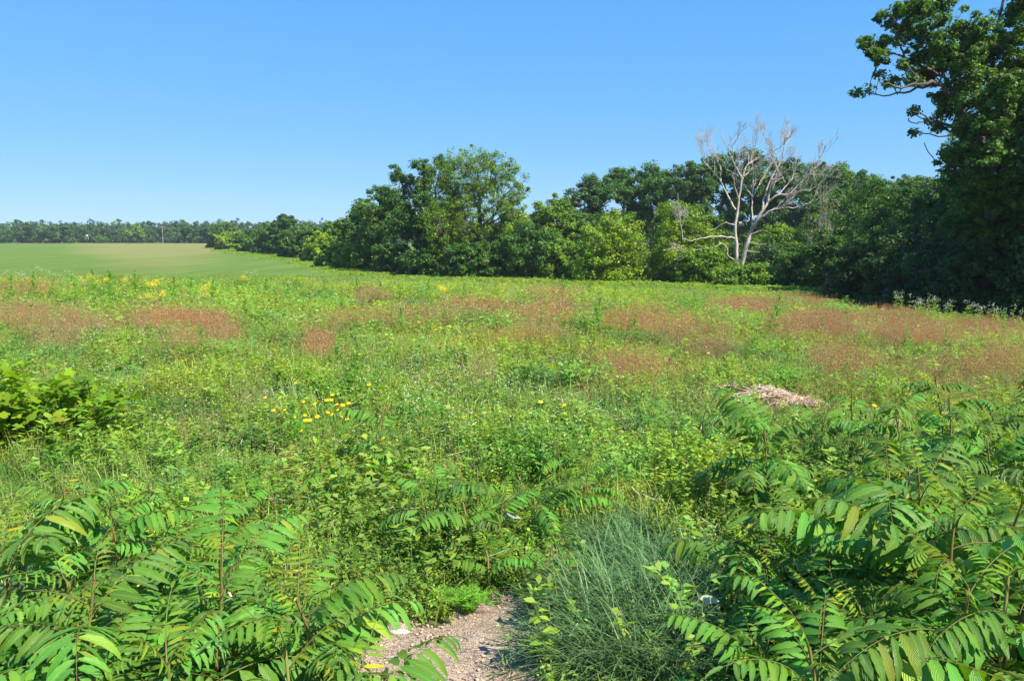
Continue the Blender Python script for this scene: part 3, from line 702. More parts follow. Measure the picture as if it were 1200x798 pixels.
link("board", A.mesh("board", solid_mat("white_board", (.42, .44, .46), .6)), root)

# ------------------------------------------------------------------ meadow plants: templates
def blade_tpl(acc, base, az_, ln, w, lean, droop, seg, tint, twist=.0):
    d = np.array([math.cos(az_), math.sin(az_), 0]); side = np.array([-math.sin(az_), math.cos(az_), 0])
    P = []; p = np.array(base, float); e = math.pi / 2 - lean
    for i_ in range(seg + 1):
        P.append(p.copy()); e2 = e - droop * (i_ / seg); p = p + (d * math.cos(e2) + np.array([0, 0, math.sin(e2)])) * ln / seg
    P = np.array(P); t = np.linspace(0, 1, seg + 1)
    ww = w * np.clip(1.0 - t ** 2.2, .06, 1) * .5
    V = np.concatenate([P - side * ww[:, None], P + side * ww[:, None]])
    n = seg + 1
    acc.add(V, [[i_, i_ + n, i_ + n + 1, i_ + 1] for i_ in range(seg)], tint)
def leafq(acc, p, d, n, ln, w, tint, fold=.1):
    d = d / np.linalg.norm(d); s = np.cross(d, n); s /= np.linalg.norm(s) + 1e-9; n = np.cross(s, d)
    p = np.asarray(p)
    acc.add(np.array([p, p + d * ln * .5 + s * w * .5 + n * fold * w, p + d * ln - n * ln * .1, p + d * ln * .5 - s * w * .5 + n * fold * w]), [[0, 1, 2, 3]], tint)

def tpl(fn, n): 
    r_ = []
    for s in range(n):
        a = Acc(); fn(a, np.random.default_rng(s * 17 + 3)); V, Q, T, _, _ = a.arrays(); r_.append((V, Q, T))
    return r_
def t_grass(seg, nb, spread):
    def f(a, g):
        for _ in range(nb):
            v = g.uniform(.75, 1.2); dry = g.random() < .06
            ti = (np.array([2.0, 1.3, 1.6]) if dry else np.array([g.uniform(.85, 1.25), 1, g.uniform(.7, 1.3)])) * v
            blade_tpl(a, (g.normal(0, spread), g.normal(0, spread), -.01), g.uniform(0, 6.28), g.uniform(.08, .27), g.uniform(.004, .008) * (1 if seg > 2 else 1.6), g.uniform(.05, .5), g.uniform(.2, 1.3), seg, ti)
    return f
def t_forb(nl, stems, h, lsize, spread=.04):
    def f(a, g):
        for _ in range(stems):
            b = np.array([g.normal(0, spread), g.normal(0, spread), 0]); hh = h * g.uniform(.6, 1.2); ln = g.normal(0, .15, 2)
            tp = b + np.array([ln[0] * hh, ln[1] * hh, hh])
            blade_tpl(a, b, math.atan2(ln[1], ln[0]), hh, .003, np.linalg.norm(ln), .1, 2, (1.0, .8, .8))
            for k in range(nl):
                t = g.uniform(.15, 1.05); az_ = g.uniform(0, 6.28); p = b + (tp - b) * t
                d = np.array([math.cos(az_), math.sin(az_), g.uniform(-.3, .7)])
                leafq(a, p, d, np.array([0, 0, 1.]) + g.normal(0, .25, 3), lsize * g.uniform(.6, 1.3), lsize * g.uniform(.3, .6), np.array([g.uniform(.8, 1.3), 1, g.uniform(.6, 1.2)]) * g.uniform(.75, 1.2))
    return f
def t_sorrel(ng, stems, q, h):
    def f(a, g):
        for _ in range(stems):
            b = np.array([g.normal(0, .06), g.normal(0, .06), 0]); hh = h * g.uniform(.7, 1.15); tp = b + np.array([g.normal(0, .05), g.normal(0, .05), hh])
            blade_tpl(a, b, g.uniform(0, 6), hh, .0035, .06, .05, 1, (.7, 1.3, 1.0))
            for k in range(ng):
                t = g.uniform(.42, 1.0); s = .06 * (1.15 - t); p = b + (tp - b) * t + np.array([g.normal(0, s), g.normal(0, s), 0])
                az_ = g.uniform(0, 6.28); leafq(a, p, np.array([math.cos(az_) * .5, math.sin(az_) * .5, g.uniform(.3, 1)]), g.normal(0, 1, 3), q * g.uniform(.7, 1.4), q * .6,
                                            np.array([g.uniform(.75, 1.2), g.uniform(.8, 1.5), g.uniform(.8, 1.3)]) * g.uniform(.75, 1.2))
    return f
def t_daisy(heads, size, white):
    def f(a, g):
        for _ in range(heads):
            b = np.array([g.normal(0, .03), g.normal(0, .03), 0]); hh = g.uniform(.28, .42); tp = b + np.array([g.normal(0, .04), g.normal(0, .04), hh])
            blade_tpl(a, b, g.uniform(0, 6), hh * .98, .003, .08, .05, 2, (.2, .32, .06))
            c = np.array([.82, .82, .78]) if white else np.array([.78, .70, .12])
            for k in range(4):
                az_ = k * math.pi / 4; d = np.array([math.cos(az_), math.sin(az_), g.normal(0, .15)])
                leafq(a, tp - d * size * .5 + np.array([0, 0, .001 * k]), d, np.array([g.normal(0, .2), -.5, 1.]), size, size * .5, c, 0)
            leafq(a, tp + np.array([-size * .15, 0, .006]), np.array([1., 0, 0]), np.array([0, -.5, 1.]), size * .3, size * .35, (.8, .55, .05), 0)
    return f

def bare(x, y):
    r_ = on_path(x, y)
    for (a, b, w, l) in ((898, 474, .50, .55), (938, 478, .36, .4), (1058, 457, .2, .3), (857, 460, .2, .3)):
        q = hit(a, b); r_ = r_ | (((x - q[0]) / w) ** 2 + ((y - q[1] + l * .4) / l) ** 2 < 1)
    q = hit(735, 725); r_ = r_ | (((x - q[0] - .05) / .42) ** 2 + ((y - q[1] - .35) / .75) ** 2 < 1)      # the grass clumps shade out the herbs
    return r_
def scatter(n, y0, y1, pw=1.0, xm=1.12):
    y = y0 + (y1 - y0) * rng.random(n) ** pw
    # even density over the ground: width grows with distance
    y = np.sqrt(y0 ** 2 + (y1 ** 2 - y0 ** 2) * rng.random(n)) if pw == 1.0 else y
    x = rng.uniform(-1, 1, n) * (y * .643 * xm + .6)
    m = int(n * .45); k = rng.integers(0, n, m); y2 = y[k]; x2 = (y2 * .643 * xm + .6 + rng.random(m) * (2.2 + y2 * .25)) * rng.choice([-1, 1], m)   # the meadow goes on to both sides
    return np.concatenate([x, x2]), np.concatenate([y, y2])
def noise2(x, y, s, ph=0.0):
    return (np.sin(x * s + ph) * np.cos(y * s * 1.13 - ph) + .6 * np.sin(x * s * 2.1 + y * s * 1.7 + ph * 2) + .4 * np.sin(x * s * 4.3 - y * s * 3.9 + ph * 3)) / 2

RED = [(30, 372, 38, 14), (90, 382, 48, 15), (180, 374, 50, 11), (235, 378, 40, 10), (215, 402, 36, 10), (265, 392, 22, 8), (370, 405, 24, 10), (480, 374, 62, 11), (560, 366, 52, 10), (640, 370, 62, 12),
       (745, 378, 52, 12), (440, 350, 30, 6), (640, 348, 40, 6), (742, 440, 66, 22), (690, 462, 32, 14), (800, 386, 62, 14), (880, 362, 52, 8), (955, 385, 62, 14), (985, 430, 52, 24), (1130, 446, 92, 24), (1150, 470, 60, 14), (1000, 455, 46, 14),
       (1070, 395, 62, 12), (1165, 385, 50, 12), (830, 338, 110, 6), (950, 352, 70, 6), (1100, 475, 66, 14), (1050, 372, 50, 6), (290, 462, 22, 16), (325, 548, 28, 14), (30, 340, 40, 6), (310, 620, 26, 14), (250, 560, 22, 12), (225, 500, 22, 12), (340, 580, 20, 12), (520, 560, 26, 12), (820, 470, 30, 12), (560, 440, 30, 10), (180, 450, 30, 10), (60, 405, 30, 8),
       (620, 395, 60, 8), (830, 410, 40, 8), (1180, 420, 30, 12), (930, 470, 46, 10), (385, 600, 20, 12), (420, 378, 50, 7)]
def red_density(x, y):
    px, py = project(x, y, zg(x, y) + .2); d = np.zeros_like(px)
    for (a, b, rx, ry) in RED: d = np.maximum(d, np.exp(-(((px - a) / rx) ** 2 + ((py - b) / ry) ** 2) * .8))
    return d

def stamp(name, temps, x, y, smin, smax, tint, mat, label, cat, zoff=0.0, tilt=.25):
    n = len(x); pos = np.stack([x, y, zg(x, y) + zoff], -1)
    V, Q, T = copies(temps, pos, rng.uniform(0, 6.28, n), np.abs(rng.normal(0, tilt, n)), rng.uniform(smin, smax, n) if np.isscalar(smin) else smin, tint)
    return V, Q, T

def join(parts):
    VV, QQ, TT, o = [], [], [], 0
    for V, Q, T in parts: VV.append(V); QQ.append(Q + o); TT.append(T); o += len(V)
    return np.concatenate(VV), np.concatenate(QQ), np.concatenate(TT)
_g = np.random.default_rng(99)
PC = np.stack([*(lambda r_, a_: (r_ * np.sin(a_), r_ * np.cos(a_)))(38 * _g.random(1500) ** .62, _g.uniform(-.75, .75, 1500))], -1)   # plant colonies
PR = _g.uniform(.12, .5, 1500) * (.6 + PC[:, 1] / 22); PT = np.array([(.52, .66, .8), (.62, .82, .75), (.8, 1.05, 1.5), (1.1, 1.06, .8), (.95, 1.12, 1.3), (1.15, 1.0, .9)])[_g.integers(0, 6, 1500)]; PH = _g.uniform(.5, 1.7, 1500)
def colony(x, y):
    k = np.full(len(x), -1)
    for i_ in range(0, 1500, 100):
        d = ((x[:, None] - PC[None, i_:i_ + 100, 0]) ** 2 + (y[:, None] - PC[None, i_:i_ + 100, 1]) ** 2 / 1.6) ** .5 / PR[None, i_:i_ + 100]
        j = d.argmin(1); m_ = d[np.arange(len(x)), j] < _g.uniform(.6, 1.1, len(x)); k[m_] = j[m_] + i_
    return k
def field_tint(x, y, base=1.0):
    n1 = noise2(x, y, .55, 1.3); n2 = noise2(x, y, 1.7, .4)
    t = np.stack([1 + .22 * n1 + .10 * n2, 1 + .10 * n1 + .08 * n2, 1 - .15 * n1], -1)
    k = colony(x, y); m_ = k >= 0; t[m_] = t[m_] * PT[k[m_]]
    return np.clip(t * rng.uniform(.75, 1.25, (len(x), 1)) * base, .3, 2.2)
def colony_height(x, y):
    k = colony(x, y); return np.where(k >= 0, PH[k], 1.0)

G, Fo = [], []
for (y0, y1, ng, nf, gt, ft, s0, s1) in [
    (1.5, 6.0, 3000, 13500, tpl(t_grass(3, 9, .03), 5), tpl(t_forb(15, 2, .13, .022), 6), .6, 1.1),
    (6.0, 14.0, 7000, 25000, tpl(t_grass(2, 7, .05), 5), tpl(t_forb(10, 2, .15, .032, .06), 6), .6, 1.15),
    (14.0, 37.0, 17000, 52000, tpl(t_grass(1, 6, .08), 5), tpl(t_forb(6, 2, .2, .055, .09), 6), .9, 1.5)]:
    x, y = scatter(ng, y0, y1); k = ~bare(x, y); x, y = x[k], y[k]
    dens = noise2(x, y, .9, 2.2) + rng.random(len(x)); k = dens > .05; x, y = x[k], y[k]
    hsc = rng.uniform(s0, s1, len(x)) * (1 + .25 * noise2(x, y, .8, .2))
    G.append(stamp("g", gt, x, y, hsc, None, field_tint(x, y), None, None, None))
    x, y = scatter(nf, y0, y1); k = ~bare(x, y); x, y = x[k], y[k]
    hsc = rng.uniform(s0, s1, len(x)) * (1 + .3 * noise2(x, y, 1.1, 4.2)) * colony_height(x, y)
    Fo.append(stamp("f", ft, x, y, np.clip(hsc, .35, 2.1), None, field_tint(x, y), None, None, None, tilt=.2))
V, Q, T = join(G)
link("meadow_grass", mesh_from("meadow_grass", V, Q, M_grass, T), kind="stuff", label="short green grass growing all over the meadow", cat="grass")
V, Q, T = join(Fo)
link("meadow_herbs", mesh_from("meadow_herbs", V, Q, M_forb, T), kind="stuff", label="small leafy bright green herbs covering the meadow", cat="ground cover")
print("grass", len(V))

# rough green growth on the slope beyond the crest and under the trees
x, y = scatter(9000, 40, 84, 1.0, 1.05); k = (y < 70) | (x < -12); x, y = x[k], y[k]; tt = tpl(t_forb(6, 2, .14, .12, .2), 4)
V, Q, T = stamp("v", tt, x, y, 1.0, 1.8, field_tint(x, y, .8), None, None, None)
link("slope_undergrowth", mesh_from("slope_undergrowth", V, Q, M_forb, T), kind="stuff", label="rough green growth on the slope below the meadow and at the feet of the trees", cat="undergrowth")
# fringe of taller growth along field edge / hedgerow foot
xs_, ys_ = [], []
for (a, b) in [((255, 290), 228), ((275, 297), 205), ((300, 303), 150), ((340, 312), 118), ((380, 318), 98), ((430, 322), 84)]: pass
hp = np.array([(-85, 240), (-72, 205), (-58, 180), (-44, 152), (-32, 128), (-24, 108), (-17, 92), (-12, 82), (0, 74), (10, 70), (22, 62)])
tq = rng.random(7000) * (len(hp) - 1); i0 = tq.astype(int); f = (tq - i0)[:, None]
pp = hp[i0] * (1 - f) + hp[np.minimum(i0 + 1, len(hp) - 1)] * f + rng.normal(0, 1.6, (7000, 2)) + np.array([-.5, .5])
V, Q, T = stamp("v", tpl(t_forb(8, 3, .2, .18, .35), 4), pp[:, 0], pp[:, 1], .6, 1.8 if False else 1.4, field_tint(pp[:, 0], pp[:, 1], .9), None, None, None)
link("hedge_undergrowth", mesh_from("hedge_undergrowth", V, Q, M_forb, T), kind="stuff", label="weedy green fringe along the foot of the hedgerow", cat="undergrowth")

x, y = scatter(3600, 3.0, 13.0); k = ~bare(x, y) & ((noise2(x, y, 1.9, .7) + rng.random(len(x)) * .6) > .45); x, y = x[k], y[k]
V, Q, T = stamp("b", tpl(t_forb(16, 3, .24, .062, .09), 6), x, y, rng.uniform(.6, 1.3, len(x)), None, field_tint(x, y, .95), None, None, None)
link("broadleaf_herbs", mesh_from("broadleaf_herbs", V, Q, M_forb, T), kind="stuff", label="coarser broad-leaved herbs in clumps through the near meadow", cat="ground cover")
# red sorrel haze
S = []
for (y0, y1, n, t) in [(3.2, 9, 8000, tpl(t_sorrel(26, 2, .007, .38), 5)), (9, 16, 34000, tpl(t_sorrel(22, 2, .011, .42), 5)), (16, 34, 60000, tpl(t_sorrel(14, 2, .020, .46), 5))]:
    x, y = scatter(n, y0, y1); k = rng.random(len(x)) < np.clip(red_density(x, y) * 1.9 - .74 + .55 * noise2(x, y, 3.1, 1) + .25 * noise2(x, y, 1.2, 4), .04, .9); x, y = x[k & ~on_path(x, y)], y[k & ~on_path(x, y)]
    ti = np.stack([1 + .2 * noise2(x, y, .7, 3), 1 + .25 * noise2(x, y, 1.1, 5), np.ones(len(x))], -1) * rng.uniform(.8, 1.15, (len(x), 1))
    S.append(stamp("s", t, x, y, .75, 1.25, ti, None, None, None, tilt=.12))
V, Q, T = join(S); print("sorrel", len(V))
link("sorrel_haze", mesh_from("sorrel_haze", V, Q, M_sorrel, T), kind="stuff", label="rusty red sorrel seed heads in hazy patches over the meadow", cat="ground cover")

# tiny white and cream flowers
S = []
WH = [(520, 470, 120, 60, 520), (620, 375, 130, 16, 330), (430, 345, 100, 10, 200), (300, 400, 160, 30, 260), (90, 415, 60, 12, 160), (1050, 400, 150, 30, 120), (700, 520, 200, 60, 160), (230, 470, 150, 60, 200), (1120, 375, 70, 10, 140), (600, 430, 500, 70, 400)]
for wi, white, sz in ((0, True, .017), (1, False, .014)):
    xs_, ys_ = [], []
    for (a, b, rx, ry, n) in WH:
        n2 = int(n * .45)
        for _ in range(n2):
            q = hit(a + rng.normal(0, rx * .6), max(330, b + rng.normal(0, ry * .6)))
            if 4 < q[1] < 33: xs_.append(q[0]); ys_.append(q[1])
    xs_ = np.array(xs_); ys_ = np.array(ys_)
    sc = np.clip(ys_ / 12, .9, 1.25)
    pos = np.stack([xs_, ys_, zg(xs_, ys_)], -1); n = len(xs_)
    S.append(copies(tpl(t_daisy(2, sz, white), 4), pos, rng.uniform(0, 6.28, n), np.abs(rng.normal(0, .1, n)), sc, np.ones((n, 3))))
V, Q, T = join(S)
link("small_wildflowers", mesh_from("small_wildflowers", V, Q, M_flower, T), kind="stuff", label="tiny white and cream wildflowers dotted through the meadow", cat="ground cover")

# gravel on the path
def stone_tpl(a, g):
    n, mrg = 6, 4; r_ = g.uniform(.8, 1.2, (mrg + 1, n)); V = []
    for i_ in range(mrg + 1):
        ph = math.pi * (i_ / mrg)
        for j in range(n): V.append((math.sin(ph) * math.cos(j * 2 * math.pi / n) * r_[i_, j], math.sin(ph) * math.sin(j * 2 * math.pi / n) * r_[i_, j] * .8, math.cos(ph) * .6))
    a.add(np.array(V), [[i_ * n + j, i_ * n + (j + 1) % n, (i_ + 1) * n + (j + 1) % n, (i_ + 1) * n + j] for i_ in range(mrg) for j in range(n)])
x = rng.uniform(-.95, .4, 5200); y = rng.uniform(2.2, 4.2, 5200); k = on_path(x, y); x, y = x[k], y[k]
pos = np.stack([x, y, zg(x, y) + .013], -1); n = len(x)
sz = .0022 + .004 * rng.random(n) ** 5 * 1.6 + .001
V, Q, T = copies(tpl(stone_tpl, 6), pos, rng.uniform(0, 6.28, n), np.zeros(n), sz, rng.uniform(.6, 1.5, (n, 1)) * np.array([[1, .95, .9]]) * (1 + rng.normal(0, .06, (n, 3))))
link("path_gravel", mesh_from("path_gravel", V, Q, M_stone, T, smooth=True), kind="stuff", label="fine reddish gravel and crumbs of soil on the bare patch", cat="gravel")
def stone(px, py, size, tint, label):
    q = hit(px, py); a = Acc(); stone_tpl(a, np.random.default_rng(int(px))); V, Q, T, L_, M_ = a.arrays()
    link("stone", mesh_from("stone", V * np.array(size), Q, M_stone, T * np.array(tint), smooth=True), loc=q + np.array([0, 0, .012]), label=label, cat="stone")
stone(470, 745, (.045, .02, .016), (2.1, 2.4, 2.7), "white flat stone on the bare dirt patch near the sumac leaves")
stone(503, 787, (.022, .016, .010), (.8, .9, 1.0), "grey stone low on the bare dirt patch")
stone(583, 738, (.014, .012, .010), (1.8, 1.9, 2.0), "small pale stone at the right rim of the dirt patch")
stone(610, 715, (.018, .016, .012), (1.3, 1.0, .95), "pinkish stone where dirt patch meets the grass clump")

def litter(name, xy, ln, mat, label, cat, seed, z0=.014, up=.1):
    g = np.random.default_rng(seed); A = Acc()
    for (x, y) in xy:
        a = g.uniform(0, 6.28); c = np.array([x, y, float(zg(x, y)) + z0 + g.random() * up]); d = np.array([math.cos(a), math.sin(a), g.normal(0, .15)]) * g.uniform(.4, 1.2) * ln / 2
        sd = np.array([-math.sin(a), math.cos(a), 0]) * g.uniform(.001, .003)
        A.add(np.array([c - d - sd, c - d + sd, c + d + sd, c + d - sd]), [[0, 1, 2, 3]], np.array([1, g.uniform(.85, 1), g.uniform(.75, 1)]) * g.uniform(.45, 1.2))
    link(name, A.mesh(name, mat), kind="stuff", label=label, cat=cat)
g_ = np.random.default_rng(8); x = g_.uniform(-.9, .35, 500); y = g_.uniform(2.4, 3.8, 500); k = on_path(x, y) & (g_.random(500) < .1)
litter("path_litter", np.stack([x[k], y[k]], -1), .05, M_dry, "bits of dry straw lying on the bare dirt patch", "litter", 1, .02, .004)
x, y = scatter(9000, 3.0, 18.0); k = ~bare(x, y) & (noise2(x, y, 1.5, 6) > .15)
litter("meadow_thatch", np.stack([x[k], y[k]], -1)[:6000], .16, M_dry, "dead straw caught among the green meadow plants", "litter", 2, .05, .16)
# ------------------------------------------------------------------ sumac-like saplings with pinnate leaves
def leaflet(acc, p, d, nrm, ln, w, droop, tint, g, seg=8, serr=True):
    d = d / np.linalg.norm(d); s = np.cross(d, nrm); s /= np.linalg.norm(s); n = np.cross(s, d)
    t = np.linspace(0, 1, seg + 1); wid = w * .5 * np.clip(1.72 * t ** .5 * (1 - t) ** .8, .03, 1)
    if serr: wid = wid * np.where(np.arange(seg + 1) % 2, 1.0, .84)
    ang = droop * t ** 1.3
    step = ln / seg; P = np.zeros((seg + 1, 3)); q = np.array(p, float)
    for i_ in range(seg + 1):
        P[i_] = q; dd = d * math.cos(ang[i_]) - n * math.sin(ang[i_]); q = q + dd * step
    nn = n[None] * np.cos(ang)[:, None] + d[None] * np.sin(ang)[:, None]
    Lf = P - s * wid[:, None] + nn * (wid * .28)[:, None]; Rt = P + s * wid[:, None] + nn * (wid * .28)[:, None]
    V = np.concatenate([Lf, P, Rt]); m = seg + 1
    Q = [[i_, i_ + m, i_ + m + 1, i_ + 1] for i_ in range(seg)] + [[i_ + m, i_ + 2 * m, i_ + 2 * m + 1, i_ + m + 1] for i_ in range(seg)]
    luv = np.zeros((3 * m, 3)); luv[:, 0] = np.tile(t, 3); luv[:m, 1] = 1; luv[2 * m:, 1] = 1
    acc.add(V, Q, tint, 0, luv)
def frond_mesh(seed, length=.5, pairs=10, a0=.7, a1=-.7, lf=.1, young=0.0, seg=8):
    g = np.random.default_rng(seed); A = Acc(); n = pairs + 4; P = []; p = np.zeros(3); yaw = 0; bend = g.normal(0, .25)
    for i_ in range(n * 2):
        t = i_ / (n * 2 - 1); e = a0 + (a1 - a0) * t ** .9; yaw = bend * t
        P.append(p.copy()); p = p + np.array([math.cos(e) * math.cos(yaw), math.cos(e) * math.sin(yaw), math.sin(e)]) * length / (n * 2)
    P = np.array(P); D = np.gradient(P, axis=0); D /= np.linalg.norm(D, axis=1)[:, None]
    tube(A, P, np.linspace(.0019, .0008, len(P)), 5, (1, 1, 1), 1)
    basec = np.array([1.0, 1.0, 1.0]) * (1 - young) + np.array([1.9, 1.25, .8]) * young
    for k in range(pairs):
        idx = int(4 + k * (len(P) - 5) / pairs); t = k / (pairs - 1); d = D[idx]
        side = np.cross(d, [0, 0, 1.]); side /= np.linalg.norm(side); up = np.cross(side, d)
        prof = .62 + .38 * math.sin(math.pi * min(1, t * .9 + .18)); 
        if t > .75: prof *= 1 - (t - .75) * 1.1
        dr = g.uniform(.15, .75)
        for s in (-1, 1):
            if g.random() < .03: continue
            dd = side * s * 1.0 + d * (.25 + .35 * t) - up * dr + g.normal(0, .07, 3)
            nr = up + side * s * dr * .8 + g.normal(0, .17, 3)
            age = np.array([1.9, 1.15, .9]) if g.random() < .035 else np.array([1.3, 1.08, .9]) if g.random() < .12 else np.ones(3)
            leaflet(A, P[idx] + side * s * .003, dd, nr, lf * prof * g.uniform(.88, 1.1), lf * .33 * (prof * .5 + .5) * (1 - young * .3), g.uniform(.4, 1.3), basec * age * g.uniform(.75, 1.22) * np.array([g.uniform(.85, 1.2), 1, 1]), g, seg)
    leaflet(A, P[-1], D[-1], np.cross(np.cross(D[-1], [0, 0, 1.]), D[-1]), lf * .6, lf * .22, .4, basec, g, seg)
    return A.mesh("leaf", [M_sumac, M_rachis], True)
FR_BIG = [frond_mesh(10 + i_, .50, 12, .75 - .1 * (i_ % 3), -.6 - .25 * (i_ % 2), .142) for i_ in range(6)]
FR_MID = [frond_mesh(30 + i_, .38, 11, .65, -.6, .108) for i_ in range(5)]
FR_LOW = [frond_mesh(50 + i_, .42, 10, .2, -.75, .125) for i_ in range(4)]
FR_YOUNG = [frond_mesh(70 + i_, .20, 8, 1.0, .3, .05, .9, 6) for i_ in range(4)]

def sapling(base, h, label=None, nf=12, lean=(0, 0), scale=1.0, seed=0, kindn="sumac_sapling", yellow=False, group="sumac saplings in the foreground thickets"):
    g = np.random.default_rng(seed); root = link(kindn, None, loc=base, cat="sapling", group=group)
    root.rotation_euler = (0, 0, g.uniform(0, 6.28))
    top = np.array([lean[0] * h, lean[1] * h, h]); A = Acc(); P = curve((0, 0, -.03), top, (g.normal(0, .02), g.normal(0, .02), 0), 7, .004, g)
    tube(A, P, np.linspace(.007, .004, 7) * (1 + h * .3), 7)
    link("stem", A.mesh("stem", M_stem, True), root)
    az_ = g.uniform(0, 6.28)
    for k in range(nf):
        t = .3 + .7 * (k + 1) / nf; az_ += 2.4 + g.normal(0, .2)
        idx = t * 6; i0 = min(int(idx), 5); p = P[i0] + (P[i0 + 1] - P[i0]) * (idx - i0)
        if k >= nf - 3: md = FR_YOUNG[g.integers(0, 4)]; s = scale * g.uniform(.8, 1.3); pit = g.uniform(-.3, .3)
        elif k < nf * .3: md = FR_LOW[g.integers(0, 4)]; s = scale * g.uniform(.75, 1.05); pit = g.uniform(0, .5)
        else: md = (FR_BIG + FR_MID)[g.integers(0, 11)]; s = scale * g.uniform(.7, 1.12); pit = g.uniform(-.55, .3)
        o = link("leaf", md, root, p); o.rotation_euler = (g.normal(0, .15), pit, az_); o.scale = (s, s, s)
    if label: root["label"] = label
    return root

SAP = []   # px, py (foot), height, scale, leaves
rs = random.Random(3)
# right-hand thicket
for (px, py, h) in [(905, 545, .50), (965, 560, .45), (1012, 545, .50), (1060, 560, .52), (1105, 550, .58), (1150, 560, .60), (1195, 555, .60), (1240, 570, .6),
                    (880, 615, .42), (915, 610, .48), (985, 625, .45), (1040, 640, .5), (1100, 620, .62), (1165, 630, .62), (1225, 640, .6),
                    (905, 720, .48), (960, 690, .50), (1010, 720, .52), (1120, 705, .60), (1180, 710, .62), (1240, 730, .6),
                    (885, 850, .34), (945, 850, .50), (1005, 860, .52), (1130, 850, .62), (1190, 870, .6), (1245, 860, .6), (1090, 800, .55), (1160, 790, .55), (930, 780, .4), (1075, 690, .55),
                    (985, 790, .42), (1060, 930, .55), (1140, 960, .58), (980, 960, .48), (1215, 800, .6), (1330, 640, .6), (1400, 720, .6), (1340, 820, .6), (1480, 640, .55), (1320, 580, .5), (1460, 860, .6)]:
    SAP.append((px + rs.uniform(-8, 8), py + rs.uniform(-6, 6), h, rs.uniform(.85, 1.25), 12))
# left front thicket
for (px, py, h) in [(110, 705, .42), (150, 715, .40), (215, 760, .45), (275, 800, .45), (40, 790, .50), (110, 810, .50), (175, 850, .5), (250, 900, .52), (330, 880, .52), (395, 900, .50),
                    (-20, 880, .5), (60, 930, .58), (150, 980, .58), (330, 980, .48), (420, 960, .36), (300, 860, .42), (200, 700, .3), (360, 800, .36), (230, 1000, .6)]:
    SAP.append((px + rs.uniform(-8, 8), py + rs.uniform(-6, 6), h, rs.uniform(.85, 1.25), 12))
# scattered in the middle
for (px, py, h, s) in [(448, 562, .52, .9), (470, 575, .24, .6), (500, 660, .36, .7), (545, 665, .36, .75), (585, 650, .34, .75), (620, 640, .34, .7), (660, 630, .32, .7), (690, 610, .3, .7), (350, 560, .2, .6),
                       (640, 700, .24, .6), (600, 690, .2, .5), (80, 520, .28, .6), (425, 640, .22, .6), (530, 590, .2, .5), (395, 530, .2, .6), (560, 610, .34, .65), (650, 570, .30, .6), (700, 530, .28, .55), (375, 590, .26, .55), (760, 520, .3, .6), (830, 530, .34, .7), (520, 645, .42, .8), (680, 600, .3, .6), (290, 640, .3, .8), (180, 620, .3, .8), (570, 700, .22, .6)]:
    SAP.append((px, py, h, s, 9))
for k, (px, py, h, s, nf) in enumerate(SAP):
    if py < 1100:
        q = hit(px, py)
    h = h * rs.uniform(.7, 1.35) if nf == 12 else h
    o = sapling(q, h, None, nf if nf < 12 else rs.choice([12, 13, 14, 15]), (rs.uniform(-.2, .2), rs.uniform(-.2, .2)), s, 100 + k)
    desc = ("knee-high with drooping pinnate leaves" if h > .45 else "short with pinnate leaves") if s > .75 else "small with narrow pinnate leaves"
    auto("sapling", o, desc, q + np.array([0, 0, h]))
q = hit(1058, 745)
sapling(q, .78, "tallest sumac stalk with a bare yellow-green stem in the right-hand thicket", 13, (.02, .0), 1.05, 77)

# ------------------------------------------------------------------ blue-green grass clumps
def grass_clump(px, py, rad, n, ln, label, seed, lean_az=None, bend=1.0, name="grass_clump", mat=None, w=.0058):
    g = np.random.default_rng(seed); q = hit(px, py); A = Acc()
    for _ in range(n):
        r_ = rad * g.random() ** .6; a = g.uniform(0, 6.28); b = (math.cos(a) * r_, math.sin(a) * r_ * 1.1, -.01)
        az_ = a + g.normal(0, .9) if lean_az is None or g.random() < .35 else lean_az + .5 + g.normal(0, .8)
        dry = g.random() < .05; ti = (np.array([1.8, 1.2, 1.2]) if dry else np.array([g.uniform(.8, 1.2), 1, g.uniform(.8, 1.2)])) * g.uniform(.55, 1.35)
        blade_tpl(A, b, az_, ln * g.uniform(.55, 1.2), w * g.uniform(.7, 1.4), g.uniform(.15, 1.3), g.uniform(.5, 2.3) * bend, 6, ti)
    o = link(name, A.mesh("blades", mat or M_blue), loc=q, cat="grass clump", group="clumps of blue-green grass"); 
    if label: o["label"] = label
    return o
for k, (px, py, rad, n, ln) in enumerate([(735, 735, .24, 1300, .40), (690, 710, .16, 700, .34), (790, 700, .18, 750, .40), (700, 780, .18, 800, .36), (770, 800, .2, 850, .40), (740, 660, .2, 750, .33), (700, 640, .14, 420, .28),
                                          (820, 770, .16, 450, .4), (755, 620, .16, 380, .3), (850, 585, .18, 300, .3), (800, 560, .2, 300, .28), (900, 590, .2, 300, .3)]):
    lab = "big blue-green grass clump with long blades arching left over the dirt patch's edge" if k == 0 else None
    o = grass_clump(px, py, rad, n, ln, lab, 200 + k, math.pi * 1.0 if k < 9 else None)
    if k: auto("grass clump", o, "arching blue-green blades", hit(px, py))
for k, (px, py, n, ln) in enumerate([(480, 712, 55, .26), (62, 745, 46, .66), (12, 765, 40, .66), (600, 790, 40, .16), (640, 775, 60, .24), (650, 720, 60, .26), (437, 640, 70, .16), (560, 700, 30, .16), (440, 720, 30, .14)]):
    o = grass_clump(px, py, .04, n, ln, None, 260 + k, None, .8, "grass_tuft", None, .011 if k in (1, 2) else .006); o["group"] = "small grass tufts near the camera"
    auto("grass tuft", o, "upright blue-green blades", hit(px, py))

